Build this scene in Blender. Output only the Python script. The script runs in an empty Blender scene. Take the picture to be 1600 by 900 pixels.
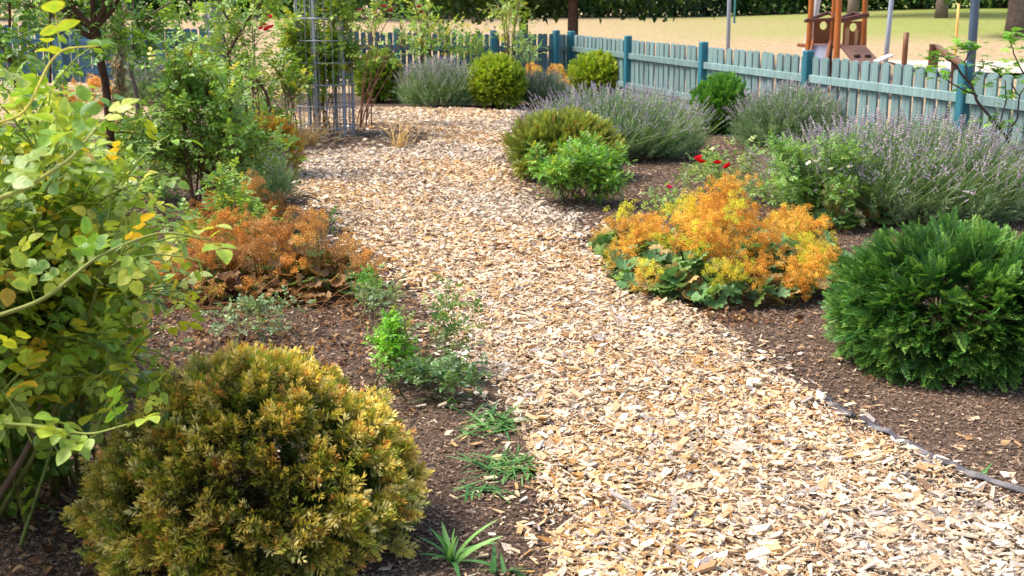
import bpy, math
import numpy as np

# ------------------------------------------------------------------ camera, world, sun, exposure
F = 1900.0                      # focal length in photo pixels (1600 wide)
H = 1.5                         # eye height
PITCH = math.atan(452.0 / F)
CP, SP = math.cos(PITCH), math.sin(PITCH)
scene = bpy.context.scene
COL = scene.collection

cam_d = bpy.data.cameras.new('camera')
cam = bpy.data.objects.new('camera', cam_d)
COL.objects.link(cam)
cam.location = (0, 0, H)
cam.rotation_euler = (math.radians(90) - PITCH, 0, 0)
cam_d.sensor_width = 36
cam_d.lens = 36 * F / 1600
cam_d.clip_start = 0.05
cam_d.clip_end = 1500
cam_d.dof.use_dof = True
cam_d.dof.focus_distance = 4.8
cam_d.dof.aperture_fstop = 8.0
scene.camera = cam

SUN_EL, SUN_AZ = math.radians(58), math.radians(-86)      # azimuth from +Y, negative = to the left
sdir = np.array([math.sin(SUN_AZ) * math.cos(SUN_EL), math.cos(SUN_AZ) * math.cos(SUN_EL), math.sin(SUN_EL)])
world = bpy.data.worlds.new('World')
scene.world = world
world.use_nodes = True
wn = world.node_tree
bg = wn.nodes['Background']
sky = wn.nodes.new('ShaderNodeTexSky')
sky.sky_type = 'NISHITA'
sky.sun_disc = False
sky.sun_elevation = SUN_EL
sky.sun_rotation = SUN_AZ
sky.air_density = 1.0
sky.dust_density = 3.0
sky.ozone_density = 1.0
wn.links.new(sky.outputs[0], bg.inputs[0])
bg.inputs[1].default_value = 0.15
sun_d = bpy.data.lights.new('sun', 'SUN')
sun_d.energy = 2.4
sun_d.angle = math.radians(20.0)
sun_d.color = (1.0, 0.94, 0.85)
sun = bpy.data.objects.new('sun', sun_d)
COL.objects.link(sun)
sun.location = (-8, 6, 14)
from mathutils import Vector
sun.rotation_euler = Vector(tuple(-sdir)).to_track_quat('-Z', 'Y').to_euler()
vs = scene.view_settings
vs.view_transform = 'Standard'
vs.look = 'None'
vs.gamma = 1
vs.use_curve_mapping = False
vs.exposure = 1.3
try:
    scene.cycles.use_denoising = True
    scene.cycles.denoiser = 'OPENIMAGEDENOISE'
    scene.cycles.max_bounces = 7
    scene.cycles.transparent_max_bounces = 8
    scene.cycles.transmission_bounces = 4
    scene.cycles.sample_clamp_indirect = 6
except Exception:
    pass

# ------------------------------------------------------------------ helpers
def seed(s):
    global R
    R = np.random.default_rng(s)
seed(3)

def ray(x, y):
    a, b = x - 800.0, 450.0 - y
    return np.array([a, F * CP + b * SP, -F * SP + b * CP])

def gp(x, y, z=0.0):            # photo pixel -> point on the plane z
    r = ray(x, y)
    t = (z - H) / r[2]
    return np.array([r[0] * t, r[1] * t, z])

def pt(x, y, D):                # photo pixel -> point at ground distance Y = D
    r = ray(x, y)
    t = D / r[1]
    return np.array([r[0] * t, D, H + r[2] * t])

def rgb(r, g, b, k=1.0):        # sRGB 0-255 -> linear
    out = []
    for c in (r, g, b):
        c /= 255.0
        out.append((c / 12.92 if c < 0.04045 else ((c + 0.055) / 1.055) ** 2.4) * k)
    return np.array(out)

class T:                        # template: vertices, {sides: faces}, blend weight per vertex
    def __init__(s, v, f, w=None):
        s.v = np.array(v, float)
        s.f = {k: np.array(a, int).reshape(-1, k) for k, a in f.items() if len(a)}
        s.w = np.zeros(len(s.v)) if w is None else np.array(w, float)

def combine(parts):             # [(T, M 3x3, P)]
    V, Fc, W, n = [], {}, [], 0
    for t, M, P in parts:
        V.append(t.v @ np.asarray(M).T + P)
        W.append(t.w)
        for k, a in t.f.items():
            Fc.setdefault(k, []).append(a + n)
        n += len(t.v)
    return T(np.concatenate(V), {k: np.concatenate(a) for k, a in Fc.items()}, np.concatenate(W))

def nrm(a):
    return a / np.maximum(np.linalg.norm(a, axis=-1, keepdims=True), 1e-9)

def frames(d, up):              # x along d, z towards up
    d = nrm(np.asarray(d, float))
    up = np.broadcast_to(np.asarray(up, float), d.shape)
    y = nrm(np.cross(up, d))
    z = np.cross(d, y)
    return np.stack([d, y, z], axis=-1)

def rdir(n):
    return nrm(R.normal(size=(n, 3)))

class Geo:
    def __init__(s):
        s.v, s.c, s.lo, s.to, s.n = [], [], [], [], 0
    def raw(s, V, faces, C):
        V = np.asarray(V, float)
        s.v.append(V)
        s.c.append(np.broadcast_to(np.asarray(C, float), (len(V), 3)))
        for k, a in faces.items():
            a = np.asarray(a, int).reshape(-1, k)
            s.lo.append((a + s.n).ravel())
            s.to.append(np.full(len(a), k))
        s.n += len(V)
    def inst(s, t, M, P, C0, C1=None, scale=1.0):
        n, k = len(P), len(t.v)
        if n == 0:
            return
        M = np.broadcast_to(M, (n, 3, 3))
        scale = np.broadcast_to(np.asarray(scale, float), (n,))
        V = np.einsum('nij,kj->nki', M * scale[:, None, None], t.v) + P[:, None, :]
        C0 = np.broadcast_to(C0, (n, 3))
        C1 = C0 if C1 is None else np.broadcast_to(C1, (n, 3))
        w = t.w[None, :, None]
        C = C0[:, None, :] * (1 - w) + C1[:, None, :] * w
        s.v.append(V.reshape(-1, 3))
        s.c.append(C.reshape(-1, 3))
        off = (np.arange(n) * k + s.n)[:, None, None]
        for q, a in t.f.items():
            s.lo.append((a[None] + off).ravel())
            s.to.append(np.full(n * len(a), q))
        s.n += n * k
    def multi(s, ts, M, P, C0, C1=None, scale=1.0):
        n = len(P)
        M = np.broadcast_to(M, (n, 3, 3)); C0 = np.broadcast_to(C0, (n, 3))
        C1 = C0 if C1 is None else np.broadcast_to(C1, (n, 3))
        scale = np.broadcast_to(np.asarray(scale, float), (n,))
        which = R.integers(0, len(ts), n)
        for i, t in enumerate(ts):
            m = which == i
            s.inst(t, M[m], P[m], C0[m], C1[m], scale[m])
    def tube(s, pts, r, C, sides=6, cap=True):
        pts = np.asarray(pts, float)
        m = len(pts)
        r = np.broadcast_to(np.asarray(r, float), (m,))
        d = np.gradient(pts, axis=0)
        ref = np.array([0.31, 0.17, 0.93]) if abs(nrm(d.mean(0))[2]) < .9 else np.array([0.95, 0.2, 0.1])
        fr = frames(d, ref)
        a = np.arange(sides) / sides * 2 * math.pi
        ring = fr[:, None, :, 1] * np.cos(a)[None, :, None] + fr[:, None, :, 2] * np.sin(a)[None, :, None]
        V = (pts[:, None] + ring * r[:, None, None]).reshape(-1, 3)
        i = np.arange(m - 1)[:, None] * sides
        j = np.arange(sides)[None]
        j2 = (j + 1) % sides
        q = np.stack([i + j, i + j2, i + sides + j2, i + sides + j], -1).reshape(-1, 4)
        s.raw(V, {4: q}, C)
        if cap:
            n0 = s.n - len(V)
            s.lo.append(np.arange(sides)[::-1] + n0); s.to.append(np.array([sides]))
            s.lo.append(np.arange(sides) + n0 + (m - 1) * sides); s.to.append(np.array([sides]))
    def box(s, c, size, C, M=None, bev=0.0):
        hx, hy, hz = np.asarray(size, float) / 2
        if bev <= 0:
            V = np.array([[x, y, z] for z in (-hz, hz) for y in (-hy, hy) for x in (-hx, hx)])
            f = [[0, 2, 3, 1], [4, 5, 7, 6], [0, 1, 5, 4], [2, 6, 7, 3], [0, 4, 6, 2], [1, 3, 7, 5]]
        else:
            b = bev
            ring = [(-hx + b, -hy), (hx - b, -hy), (hx, -hy + b), (hx, hy - b), (hx - b, hy), (-hx + b, hy), (-hx, hy - b), (-hx, -hy + b)]
            rin = [(x * (hx - b) / hx, y * (hy - b) / hy) for x, y in ring]
            V = np.array([[x, y, -hz] for x, y in rin] + [[x, y, -hz + b] for x, y in ring] + [[x, y, hz - b] for x, y in ring] + [[x, y, hz] for x, y in rin])
            f = []
            for L in range(3):
                f += [[L * 8 + i, L * 8 + (i + 1) % 8, L * 8 + 8 + (i + 1) % 8, L * 8 + 8 + i] for i in range(8)]
        if M is not None:
            V = V @ np.asarray(M).T
        s.raw(V + np.asarray(c, float), {4: f}, C)
        if bev > 0:
            n0 = s.n - 32
            s.lo.append(np.arange(8)[::-1] + n0); s.to.append(np.array([8]))
            s.lo.append(np.arange(8) + n0 + 24); s.to.append(np.array([8]))
    def build(s, name, mat, parent=None, origin=(0, 0, 0), smooth=False):
        me = bpy.data.meshes.new(name)
        V = np.concatenate(s.v) - np.asarray(origin, float)
        L = np.concatenate(s.lo); Tt = np.concatenate(s.to)
        me.vertices.add(len(V)); me.vertices.foreach_set('co', V.astype(np.float32).ravel())
        me.loops.add(len(L)); me.loops.foreach_set('vertex_index', L.astype(np.int32))
        me.polygons.add(len(Tt))
        st = np.concatenate([[0], np.cumsum(Tt)[:-1]])
        me.polygons.foreach_set('loop_start', st.astype(np.int32))
        me.polygons.foreach_set('loop_total', Tt.astype(np.int32))
        me.update(calc_edges=True)
        me.polygons.foreach_set('use_smooth', np.full(len(Tt), bool(smooth or mat in SMOOTH_MATS)))
        at = me.attributes.new('Col', 'FLOAT_COLOR', 'POINT')
        c = np.concatenate(s.c)
        at.data.foreach_set('color', np.concatenate([c, np.ones((len(c), 1))], 1).astype(np.float32).ravel())
        me.materials.append(mat)
        o = bpy.data.objects.new(name, me)
        COL.objects.link(o)
        if parent is not None:
            o.parent = parent
        else:
            o.location = origin
        return o

def empty(name, loc):
    o = bpy.data.objects.new(name, None)
    COL.objects.link(o)
    o.location = tuple(loc)
    o.empty_display_size = 0.1
    return o

def tag(o, label=None, cat=None, group=None, kind=None):
    if label: o['label'] = label
    if cat: o['category'] = cat
    if group: o['group'] = group
    if kind: o['kind'] = kind
    return o

def thing(name, label, cat, loc, group=None):
    return tag(empty(name, loc), label, cat, group)

# children built in world coordinates, then shifted by the thing's base
def part(g, name, mat, root, smooth=False):
    return g.build(name, mat, root, origin=tuple(root.location), smooth=smooth)

# ------------------------------------------------------------------ materials
def mat(name, rough=0.6, tint=(1.25, 1.2, 0.7), trans=0.0, spec=0.5, bump=0.0, bscale=60, var=0.0, vscale=8, metal=0.0, stripe=None):
    m = bpy.data.materials.new(name)
    m.use_nodes = True
    nt = m.node_tree; N = nt.nodes; Lk = nt.links
    N.clear()
    out = N.new('ShaderNodeOutputMaterial')
    p = N.new('ShaderNodeBsdfPrincipled')
    p.inputs['Roughness'].default_value = rough
    p.inputs['Specular IOR Level'].default_value = spec
    p.inputs['Metallic'].default_value = metal
    a = N.new('ShaderNodeAttribute'); a.attribute_name = 'Col'
    col = a.outputs['Color']
    tc = N.new('ShaderNodeTexCoord')
    if var > 0:
        nz = N.new('ShaderNodeTexNoise'); nz.inputs['Scale'].default_value = vscale; nz.inputs['Detail'].default_value = 5
        Lk.new(tc.outputs['Object'], nz.inputs['Vector'])
        mr = N.new('ShaderNodeMapRange')
        mr.inputs[1].default_value = 0.3; mr.inputs[2].default_value = 0.7
        mr.inputs[3].default_value = 1 - var; mr.inputs[4].default_value = 1 + var
        Lk.new(nz.outputs[0], mr.inputs[0])
        vm = N.new('ShaderNodeVectorMath'); vm.operation = 'SCALE'
        Lk.new(col, vm.inputs[0]); Lk.new(mr.outputs[0], vm.inputs['Scale'])
        col = vm.outputs[0]
    if stripe:
        mp = N.new('ShaderNodeMapping'); mp.inputs['Scale'].default_value = stripe
        Lk.new(tc.outputs['Object'], mp.inputs[0])
        nz = N.new('ShaderNodeTexNoise'); nz.inputs['Scale'].default_value = 1.0; nz.inputs['Detail'].default_value = 4
        Lk.new(mp.outputs[0], nz.inputs['Vector'])
        mr = N.new('ShaderNodeMapRange')
        mr.inputs[1].default_value = 0.3; mr.inputs[2].default_value = 0.7
        mr.inputs[3].default_value = 0.72; mr.inputs[4].default_value = 1.2
        Lk.new(nz.outputs[0], mr.inputs[0])
        vm = N.new('ShaderNodeVectorMath'); vm.operation = 'SCALE'
        Lk.new(col, vm.inputs[0]); Lk.new(mr.outputs[0], vm.inputs['Scale'])
        col = vm.outputs[0]
    if name in ('weathered_paint', 'post_paint'):
        oi = N.new('ShaderNodeObjectInfo'); mr = N.new('ShaderNodeMapRange')
        mr.inputs[3].default_value = 0.84; mr.inputs[4].default_value = 1.12
        Lk.new(oi.outputs['Random'], mr.inputs[0])
        vm = N.new('ShaderNodeVectorMath'); vm.operation = 'SCALE'
        Lk.new(col, vm.inputs[0]); Lk.new(mr.outputs[0], vm.inputs['Scale']); col = vm.outputs[0]
    Lk.new(col, p.inputs['Base Color'])
    if bump > 0:
        nz = N.new('ShaderNodeTexNoise'); nz.inputs['Scale'].default_value = bscale; nz.inputs['Detail'].default_value = 6
        Lk.new(tc.outputs['Object'], nz.inputs['Vector'])
        b = N.new('ShaderNodeBump'); b.inputs['Strength'].default_value = bump; b.inputs['Distance'].default_value = 0.01
        Lk.new(nz.outputs[0], b.inputs['Height'])
        Lk.new(b.outputs[0], p.inputs['Normal'])
    if trans > 0:
        t = N.new('ShaderNodeBsdfTranslucent')
        vm = N.new('ShaderNodeVectorMath'); vm.operation = 'MULTIPLY'
        vm.inputs[1].default_value = tint
        Lk.new(col, vm.inputs[0]); Lk.new(vm.outputs[0], t.inputs[0])
        mx = N.new('ShaderNodeMixShader'); mx.inputs[0].default_value = trans
        Lk.new(p.outputs[0], mx.inputs[1]); Lk.new(t.outputs[0], mx.inputs[2])
        Lk.new(mx.outputs[0], out.inputs[0])
    else:
        Lk.new(p.outputs[0], out.inputs[0])
    return m

M_ROSE = mat('rose_leaf', rough=0.38, trans=0.38, spec=0.5, var=0.22, vscale=55, bump=.25, bscale=120)
M_LEAF = mat('leaf', var=.15, vscale=40, rough=0.5, trans=0.32, spec=0.4)
M_NEEDLE = mat('needle', rough=0.45, trans=0.22, spec=0.4)
M_DRY = mat('dry_plant', rough=0.8, trans=0.35, spec=0.2, tint=(1.1, 1.1, 1.0))
M_LAV = mat('lavender', rough=0.75, trans=0.35, spec=0.2, tint=(1.15, 1.15, 1.0))
M_BARK = mat('bark', rough=0.9, spec=0.15, bump=0.5, bscale=45, var=0.3, vscale=14)
M_STEM = mat('stem', rough=0.6, spec=0.3, var=0.2, vscale=30)
M_CHIP = mat('wood_chip', rough=0.8, spec=0.2, var=0.14, vscale=70)
M_CRUMB = mat('bark_crumb', rough=0.9, spec=0.15)
M_PAINT = mat('weathered_paint', rough=0.62, spec=0.3, bump=0.15, bscale=40, stripe=(28, 28, 2.5), var=0.08, vscale=3)
M_POST = mat('post_paint', rough=0.45, spec=0.4, bump=0.08, bscale=30, var=0.1, vscale=6)
M_METAL = mat('galvanised', rough=0.42, spec=0.5, metal=0.0, var=0.12, vscale=20)
M_WOOD = mat('stained_wood', rough=0.5, spec=0.35, bump=0.2, bscale=20, stripe=(22, 22, 1.6))
M_PETAL = mat('petal', rough=0.5, trans=0.25, spec=0.3)
M_PLASTIC = mat('plastic_sheet', rough=0.5, spec=0.5, bump=0.4, bscale=18, var=0.25, vscale=14)
M_STEEL = mat('slide_steel', rough=0.3, spec=0.6, metal=0.8)

SMOOTH_MATS = (M_ROSE, M_LEAF, M_PETAL, M_STEM, M_BARK, M_DRY)
def ground_mat(name, kind):
    m = bpy.data.materials.new(name); m.use_nodes = True
    nt = m.node_tree; N = nt.nodes; L = nt.links
    p = N['Principled BSDF']; p.inputs['Roughness'].default_value = 0.95; p.inputs['Specular IOR Level'].default_value = 0.1
    tc = N.new('ShaderNodeTexCoord')
    def noise(sc, det=8, vec=None, rough=.6):
        n = N.new('ShaderNodeTexNoise'); n.inputs['Scale'].default_value = sc; n.inputs['Detail'].default_value = det
        n.inputs['Roughness'].default_value = rough
        L.new(vec or tc.outputs['Object'], n.inputs['Vector']); return n.outputs[0]
    def ramp(src, stops):
        r = N.new('ShaderNodeValToRGB'); L.new(src, r.inputs[0])
        e = r.color_ramp.elements
        while len(e) < len(stops): e.new(.5)
        for el, (q, c) in zip(e, stops): el.position = q; el.color = (*c, 1)
        return r.outputs[0]
    def mix(f, a, b, mode='MIX'):
        x = N.new('ShaderNodeMix'); x.data_type = 'RGBA'; x.blend_type = mode
        if isinstance(f, float): x.inputs[0].default_value = f
        else: L.new(f, x.inputs[0])
        L.new(a, x.inputs[6]); L.new(b, x.inputs[7]); return x.outputs[2]
    if kind == 'soil':
        a = ramp(noise(90), [(.3, (.034, .024, .018)), (.5, (.092, .064, .046)), (.72, (.19, .14, .105))])
        b = ramp(noise(1.6, 4), [(.35, (.75, .7, .68)), (.65, (1.3, 1.25, 1.2))])
        c = mix(1.0, a, b, 'MULTIPLY'); bs, bd = 55, .02
    elif kind == 'path':
        a = ramp(noise(60), [(.3, (.22, .14, .085)), (.5, (.42, .29, .18)), (.7, (.58, .44, .30))])
        c = a; bs, bd = 60, .02
    elif kind == 'sand':
        c = ramp(noise(5), [(.3, (.42, .34, .27)), (.7, (.60, .50, .42))]); bs, bd = 30, .02
    else:                                        # parched lawn with greener areas
        mp = N.new('ShaderNodeMapping'); mp.inputs['Scale'].default_value = (1, 1, 1); L.new(tc.outputs['Object'], mp.inputs[0])
        a = ramp(noise(9, 10), [(.3, (.22, .15, .085)), (.5, (.37, .265, .155)), (.72, (.51, .385, .24))])
        g = ramp(noise(7, 8), [(.3, (.15, .19, .04)), (.7, (.27, .30, .08))])
        big = noise(.11, 5)
        sx = N.new('ShaderNodeSeparateXYZ'); L.new(tc.outputs['Object'], sx.inputs[0])
        f1 = N.new('ShaderNodeMapRange'); f1.inputs[1].default_value = 33; f1.inputs[2].default_value = 38; L.new(sx.outputs[1], f1.inputs[0])
        f2 = N.new('ShaderNodeMapRange'); f2.inputs[1].default_value = 1; f2.inputs[2].default_value = 13; L.new(sx.outputs[0], f2.inputs[0])
        mm = N.new('ShaderNodeMath'); mm.operation = 'MULTIPLY'; L.new(f1.outputs[0], mm.inputs[0]); L.new(f2.outputs[0], mm.inputs[1])
        r2 = N.new('ShaderNodeMapRange'); r2.inputs[1].default_value = .38; r2.inputs[2].default_value = .6; r2.inputs[3].default_value = .7; L.new(big, r2.inputs[0])
        m2 = N.new('ShaderNodeMath'); m2.operation = 'MULTIPLY'; L.new(mm.outputs[0], m2.inputs[0]); L.new(r2.outputs[0], m2.inputs[1])
        r3 = N.new('ShaderNodeMapRange'); r3.inputs[1].default_value = .56; r3.inputs[2].default_value = .66; r3.inputs[4].default_value = .3; L.new(noise(.35, 5), r3.inputs[0])
        m3 = N.new('ShaderNodeMath'); m3.operation = 'MAXIMUM'; L.new(m2.outputs[0], m3.inputs[0]); L.new(r3.outputs[0], m3.inputs[1])
        c = mix(m3.outputs[0], a, g); bs, bd = 40, .03
    L.new(c, p.inputs['Base Color'])
    b = N.new('ShaderNodeBump'); b.inputs['Strength'].default_value = 0.8; b.inputs['Distance'].default_value = bd
    L.new(noise(bs), b.inputs['Height']); L.new(b.outputs[0], p.inputs['Normal'])
    return m
M_SOIL = ground_mat('mulched_soil', 'soil')
M_PATH = ground_mat('path_base', 'path')
M_SAND = ground_mat('pale_sand', 'sand')
M_FIELD = ground_mat('parched_lawn', 'field')

# ------------------------------------------------------------------ setting: ground sheets
def smooth(x, a, b):
    t = np.clip((x - a) / (b - a), 0, 1)
    return t * t * (3 - 2 * t)

def field_z(x, y):
    x = np.asarray(x, float); y = np.asarray(y, float)
    rise = smooth(y, 22, 52) * (0.72 + 0.42 * smooth(x, 6, 20))
    return rise + 0.12 * smooth(-x, 3, 9) * smooth(y, 14, 20)

gx = np.concatenate([[-600, -200, -90], np.linspace(-50, 60, 111), [100, 220, 600]])
gy = np.concatenate([[-200, -40, -5], np.linspace(0, 90, 91), [140, 300, 900]])
X, Y = np.meshgrid(gx, gy, indexing='ij')
V = np.stack([X, Y, field_z(X, Y)], -1).reshape(-1, 3)
ny = len(gy)
i, j = np.meshgrid(np.arange(len(gx) - 1), np.arange(ny - 1), indexing='ij')
q = np.stack([i * ny + j, (i + 1) * ny + j, (i + 1) * ny + j + 1, i * ny + j + 1], -1).reshape(-1, 4)
g = Geo(); g.raw(V, {4: q}, (.4, .3, .2))
tag(g.build('ground', M_FIELD, smooth=True), kind='structure')

def sheet(name, pts, m, z):
    g = Geo(); P = np.array([[p[0], p[1], z] for p in pts]); 
    g.raw(P, {len(P): [list(range(len(P)))]}, (.3, .2, .15))
    return tag(g.build(name, m), kind='structure')

# fence line (camera depth Zk shrinks evenly, sideways offset grows evenly)
ZF = 21.0
def fence_right(k):
    Z = ZF * (1 - .124 * k); Xx = (93 + 65.5 * k) / F * ZF
    return Xx, (Z - H * SP * .6) / CP
BX0, BY0 = pt(869, 46, 20.7)[:2]
def back_pt(px, D):
    p = pt(px, 60, D); return p[0], p[1]
bed = [(-14, 0.5), (4.9, .5), (5.3, 6.5)]
bed += [fence_right(k) for k in (4, 3, 2, 1, 0)] + [(BX0, BY0 + .05)] + [back_pt(449, 19.8), back_pt(20, 18.8), (-14, 18.5)]
bed = [(x - 0.0, y) for x, y in bed]
sheet('garden_bed', bed, M_SOIL, .006)

# path outline, clockwise, in photo pixels on the ground
pth_px_left = [(880, 1010), (858, 900), (850, 820), (835, 740), (800, 660), (748, 600), (705, 545), (668, 490), (610, 440), (575, 400), (530, 365), (490, 335), (462, 300), (448, 262), (436, 232)]
pth_px_back = [(445, 212), (430, 192), (400, 183), (560, 172), (640, 170), (740, 173), (828, 178)]
pth_px_right = [(805, 192), (798, 220), (795, 262), (812, 300), (850, 328), (905, 345), (928, 385), (955, 428), (1020, 465), (1085, 495), (1150, 530), (1190, 575), (1240, 612), (1300, 648), (1370, 690), (1440, 728), (1530, 768), (1640, 815), (1800, 880), (1950, 1010)]
path_poly = np.array([gp(*p)[:2] for p in pth_px_left + pth_px_back + pth_px_right])
isl_c = gp(560, 222)[:2]; 
isl_poly = np.array([gp(*p)[:2] for p in [(445, 232), (450, 212), (500, 200), (600, 196), (660, 206), (672, 222), (650, 234), (560, 238), (480, 240)]])
def inset(poly, a):
    e = np.roll(poly, -1, 0) - np.roll(poly, 1, 0); nn = nrm(np.stack([e[:, 1], -e[:, 0]], 1)); c = poly.mean(0)
    A = .5 * np.sum(poly[:, 0] * np.roll(poly[:, 1], -1) - np.roll(poly[:, 0], -1) * poly[:, 1])
    return poly - nn * a * np.sign(A)
sheet('path', [tuple(p) for p in inset(path_poly, .14)], M_PATH, .012)
sheet('bed_island', [tuple(p) for p in isl_poly], M_SOIL, .018)
spx = [(1380, 96), (1500, 84), (1700, 84), (1700, 100), (1380, 106)]
sheet('sand_pit', [(8, 24.0), (16, 22), (18, 27), (8.6, 28.5)], M_SAND, .12)

def inside(poly, P):
    x, y = P[:, 0], P[:, 1]; c = np.zeros(len(P), bool); n = len(poly)
    for a in range(n):
        x1, y1 = poly[a]; x2, y2 = poly[(a + 1) % n]
        m = ((y1 > y) != (y2 > y)) & (x < (x2 - x1) * (y - y1) / (y2 - y1 + 1e-12) + x1)
        c ^= m
    return c

def dist_poly(poly, P):
    d = np.full(len(P), 1e9); n = len(poly)
    for a in range(n):
        A, B = poly[a], poly[(a + 1) % n]; AB = B - A
        t = np.clip(((P - A) @ AB) / (AB @ AB), 0, 1)
        d = np.minimum(d, np.linalg.norm(P - (A + t[:, None] * AB), axis=1))
    return d

def vnoise(P, sc, sd=0):
    x = P[:, 0] * sc + sd; y = P[:, 1] * sc + sd * 1.7
    return (np.sin(x * 1.3 + 2 * np.sin(y * .9)) + np.sin(y * 1.7 + 1.5 * np.sin(x * 1.1 + 1)) + np.sin((x + y) * 2.3 + sd)) / 3

# ------------------------------------------------------------------ wood chips
def chipT():
    L, Wd, Hh = 1.0, R.choice([R.uniform(.10, .2), R.uniform(.22, .42), R.uniform(.4, .75)], p=[.25, .45, .3]), R.uniform(.04, .15)
    V = np.array([[x, y, z] for z in (-Hh / 2, Hh / 2) for y in (-Wd / 2, Wd / 2) for x in (-L / 2, L / 2)])
    V[:4, 0] += R.normal(0, .05, 4); V[4:, 0] = V[:4, 0] + R.normal(0, .05, 4); V[:4, 1] += R.normal(0, .05, 4); V[4:, 1] = V[:4, 1]; V[:, 2] += R.normal(0, .008, 8)
    skew = R.uniform(-.7, .7); V[:, 0] += V[:, 1] * skew + V[:, 2] * R.uniform(-1, 1)
    f = [[0, 2, 3, 1], [4, 5, 7, 6], [0, 1, 5, 4], [2, 6, 7, 3], [0, 4, 6, 2], [1, 3, 7, 5]]
    return T(V, {4: f}, R.uniform(0, .35, 8))
seed(11)
CHIPS = [chipT() for _ in range(30)]
CHIP_PAL = np.array([rgb(236, 208, 168), rgb(224, 186, 138), rgb(212, 166, 108), rgb(240, 220, 192), rgb(198, 178, 160), rgb(176, 164, 158),
                     rgb(205, 150, 86), rgb(150, 112, 78), rgb(190, 148, 104), rgb(112, 88, 70), rgb(244, 228, 205)])
CHIP_W = np.array([.20, .18, .12, .16, .08, .06, .05, .03, .07, .01, .05]); CHIP_W = CHIP_W / CHIP_W.sum()

def scatter_chips(P, size, zlo, zhi, tilt, g, pal_w=CHIP_W, dark=1.0):
    n = len(P)
    yaw = R.uniform(0, 2 * math.pi, n)
    d = np.stack([np.cos(yaw), np.sin(yaw), R.normal(0, tilt, n)], 1)
    up = nrm(np.stack([R.normal(0, tilt, n), R.normal(0, tilt, n), np.ones(n)], 1))
    Mx = frames(d, up)
    z = R.uniform(zlo, zhi, n) + .012 * vnoise(P, 5) * (zhi > .03)
    Q = np.column_stack([P, z])
    ci = R.choice(len(CHIP_PAL), n, p=pal_w)
    C = CHIP_PAL[ci] * R.uniform(.58, .95, (n, 1)) * np.array([1.0, .985, .95]) * dark
    # weathered, paler and greyer drifts where the path is walked on
    k = np.clip(vnoise(P, 1.1, 4) * .5 + .2, 0, .5)[:, None]
    grey = C.mean(1, keepdims=True) * np.array([1.10, 1.0, .86])
    C = C * (1 - k) + grey * k
    C = np.clip(C, 0, .85)
    g.multi(CHIPS, Mx, Q, C, C * .7, size)

def rand_in(poly, dens, y0, y1):
    lo, hi = poly.min(0), poly.max(0)
    lo = np.array([lo[0], max(lo[1], y0)]); hi = np.array([hi[0], min(hi[1], y1)])
    n = int((hi - lo).prod() * dens)
    P = R.uniform(lo, hi, (n, 2))
    return P[inside(poly, P)]

g = Geo()
def in_view(P, m=.25):
    return np.abs(P[:, 0]) < .421 * (P[:, 1] * CP + .35) * 1.06 + m
for y0, y1, dens, s0, s1 in ((2.0, 4.2, 9500, .014, .046), (4.2, 7, 7500, .015, .044), (7, 11, 5200, .02, .046), (11, 18, 3000, .026, .052)):
    P = rand_in(path_poly + 0, dens, y0, y1)
    P = P[in_view(P)]
    P = P[~(inside(isl_poly, P) & (R.random(len(P)) < .93))]
    d = dist_poly(path_poly, P)
    keep = R.random(len(P)) < np.clip(.16 + (d + .10 * vnoise(P, 6)) / .17, .08, 1)
    P = P[keep]
    s = R.uniform(s0, s1, len(P)) * np.where(R.random(len(P)) < .08, 1.6, 1.0) * np.where(R.random(len(P)) < .3, .6, 1)
    scatter_chips(P, s, .010, .044, .32, g)
P = rand_in(path_poly, 5200, 2.0, 6.0); P = P[in_view(P)]      # splinters and fines lying between the chips
scatter_chips(P, R.uniform(.006, .016, len(P)), .026, .046, .3, g)
# strays thrown into the beds, thinning away from the path
lo, hi = np.array([-5.5, 2.2]), np.array([6, 15])
P = R.uniform(lo, hi, (130000, 2)); P = P[~inside(path_poly, P)]; P = P[in_view(P)]
d = dist_poly(path_poly, P)
pr = np.exp(-np.maximum(d + .06 * vnoise(P, 7, 3), 0) / .10) * .9 + .022 + .07 * (vnoise(P, 1.9, 2) > .45) * (d < 1.2)
P = P[R.random(len(P)) < pr]
scatter_chips(P, R.uniform(.015, .045, len(P)), .010, .02, .15, g)
tag(g.build('wood_chips', M_CHIP), 'pale tan wood chips covering the garden path', 'wood chips', kind='stuff')

# dark bark crumbs on the beds
g = Geo(); seed(12)
BARK = [chipT() for _ in range(8)]
for y0, y1, dens, s0, s1 in ((2.0, 4.5, 11000, .004, .015), (4.5, 8, 4600, .006, .020), (8, 14, 1300, .010, .03)):
    P = R.uniform((-5.5, y0), (6, y1), (int(11.5 * (y1 - y0) * dens), 2))
    P = P[in_view(P)]
    P = P[~inside(path_poly, P) | (inside(isl_poly, P))]
    n = len(P); yaw = R.uniform(0, 6.28, n)
    d = np.stack([np.cos(yaw), np.sin(yaw), R.normal(0, .25, n)], 1)
    Mx = frames(d, nrm(np.stack([R.normal(0, .3, n), R.normal(0, .3, n), np.ones(n)], 1)))
    base = np.array([rgb(114, 94, 78), rgb(138, 114, 94), rgb(86, 70, 58), rgb(164, 138, 114), rgb(120, 88, 66), rgb(200, 174, 146)])
    C = base[R.choice(6, n, p=[.3, .24, .2, .13, .1, .03])] * R.uniform(.7, 1.15, (n, 1))
    g.multi(BARK, Mx, np.column_stack([P, R.uniform(.008, .016, n) + .008 * inside(isl_poly, P)]), C, C * .8, R.uniform(s0, s1, n))
tag(g.build('bark_mulch', M_CRUMB), 'dark brown bark crumbs spread over the beds', 'mulch', kind='stuff')

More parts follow.
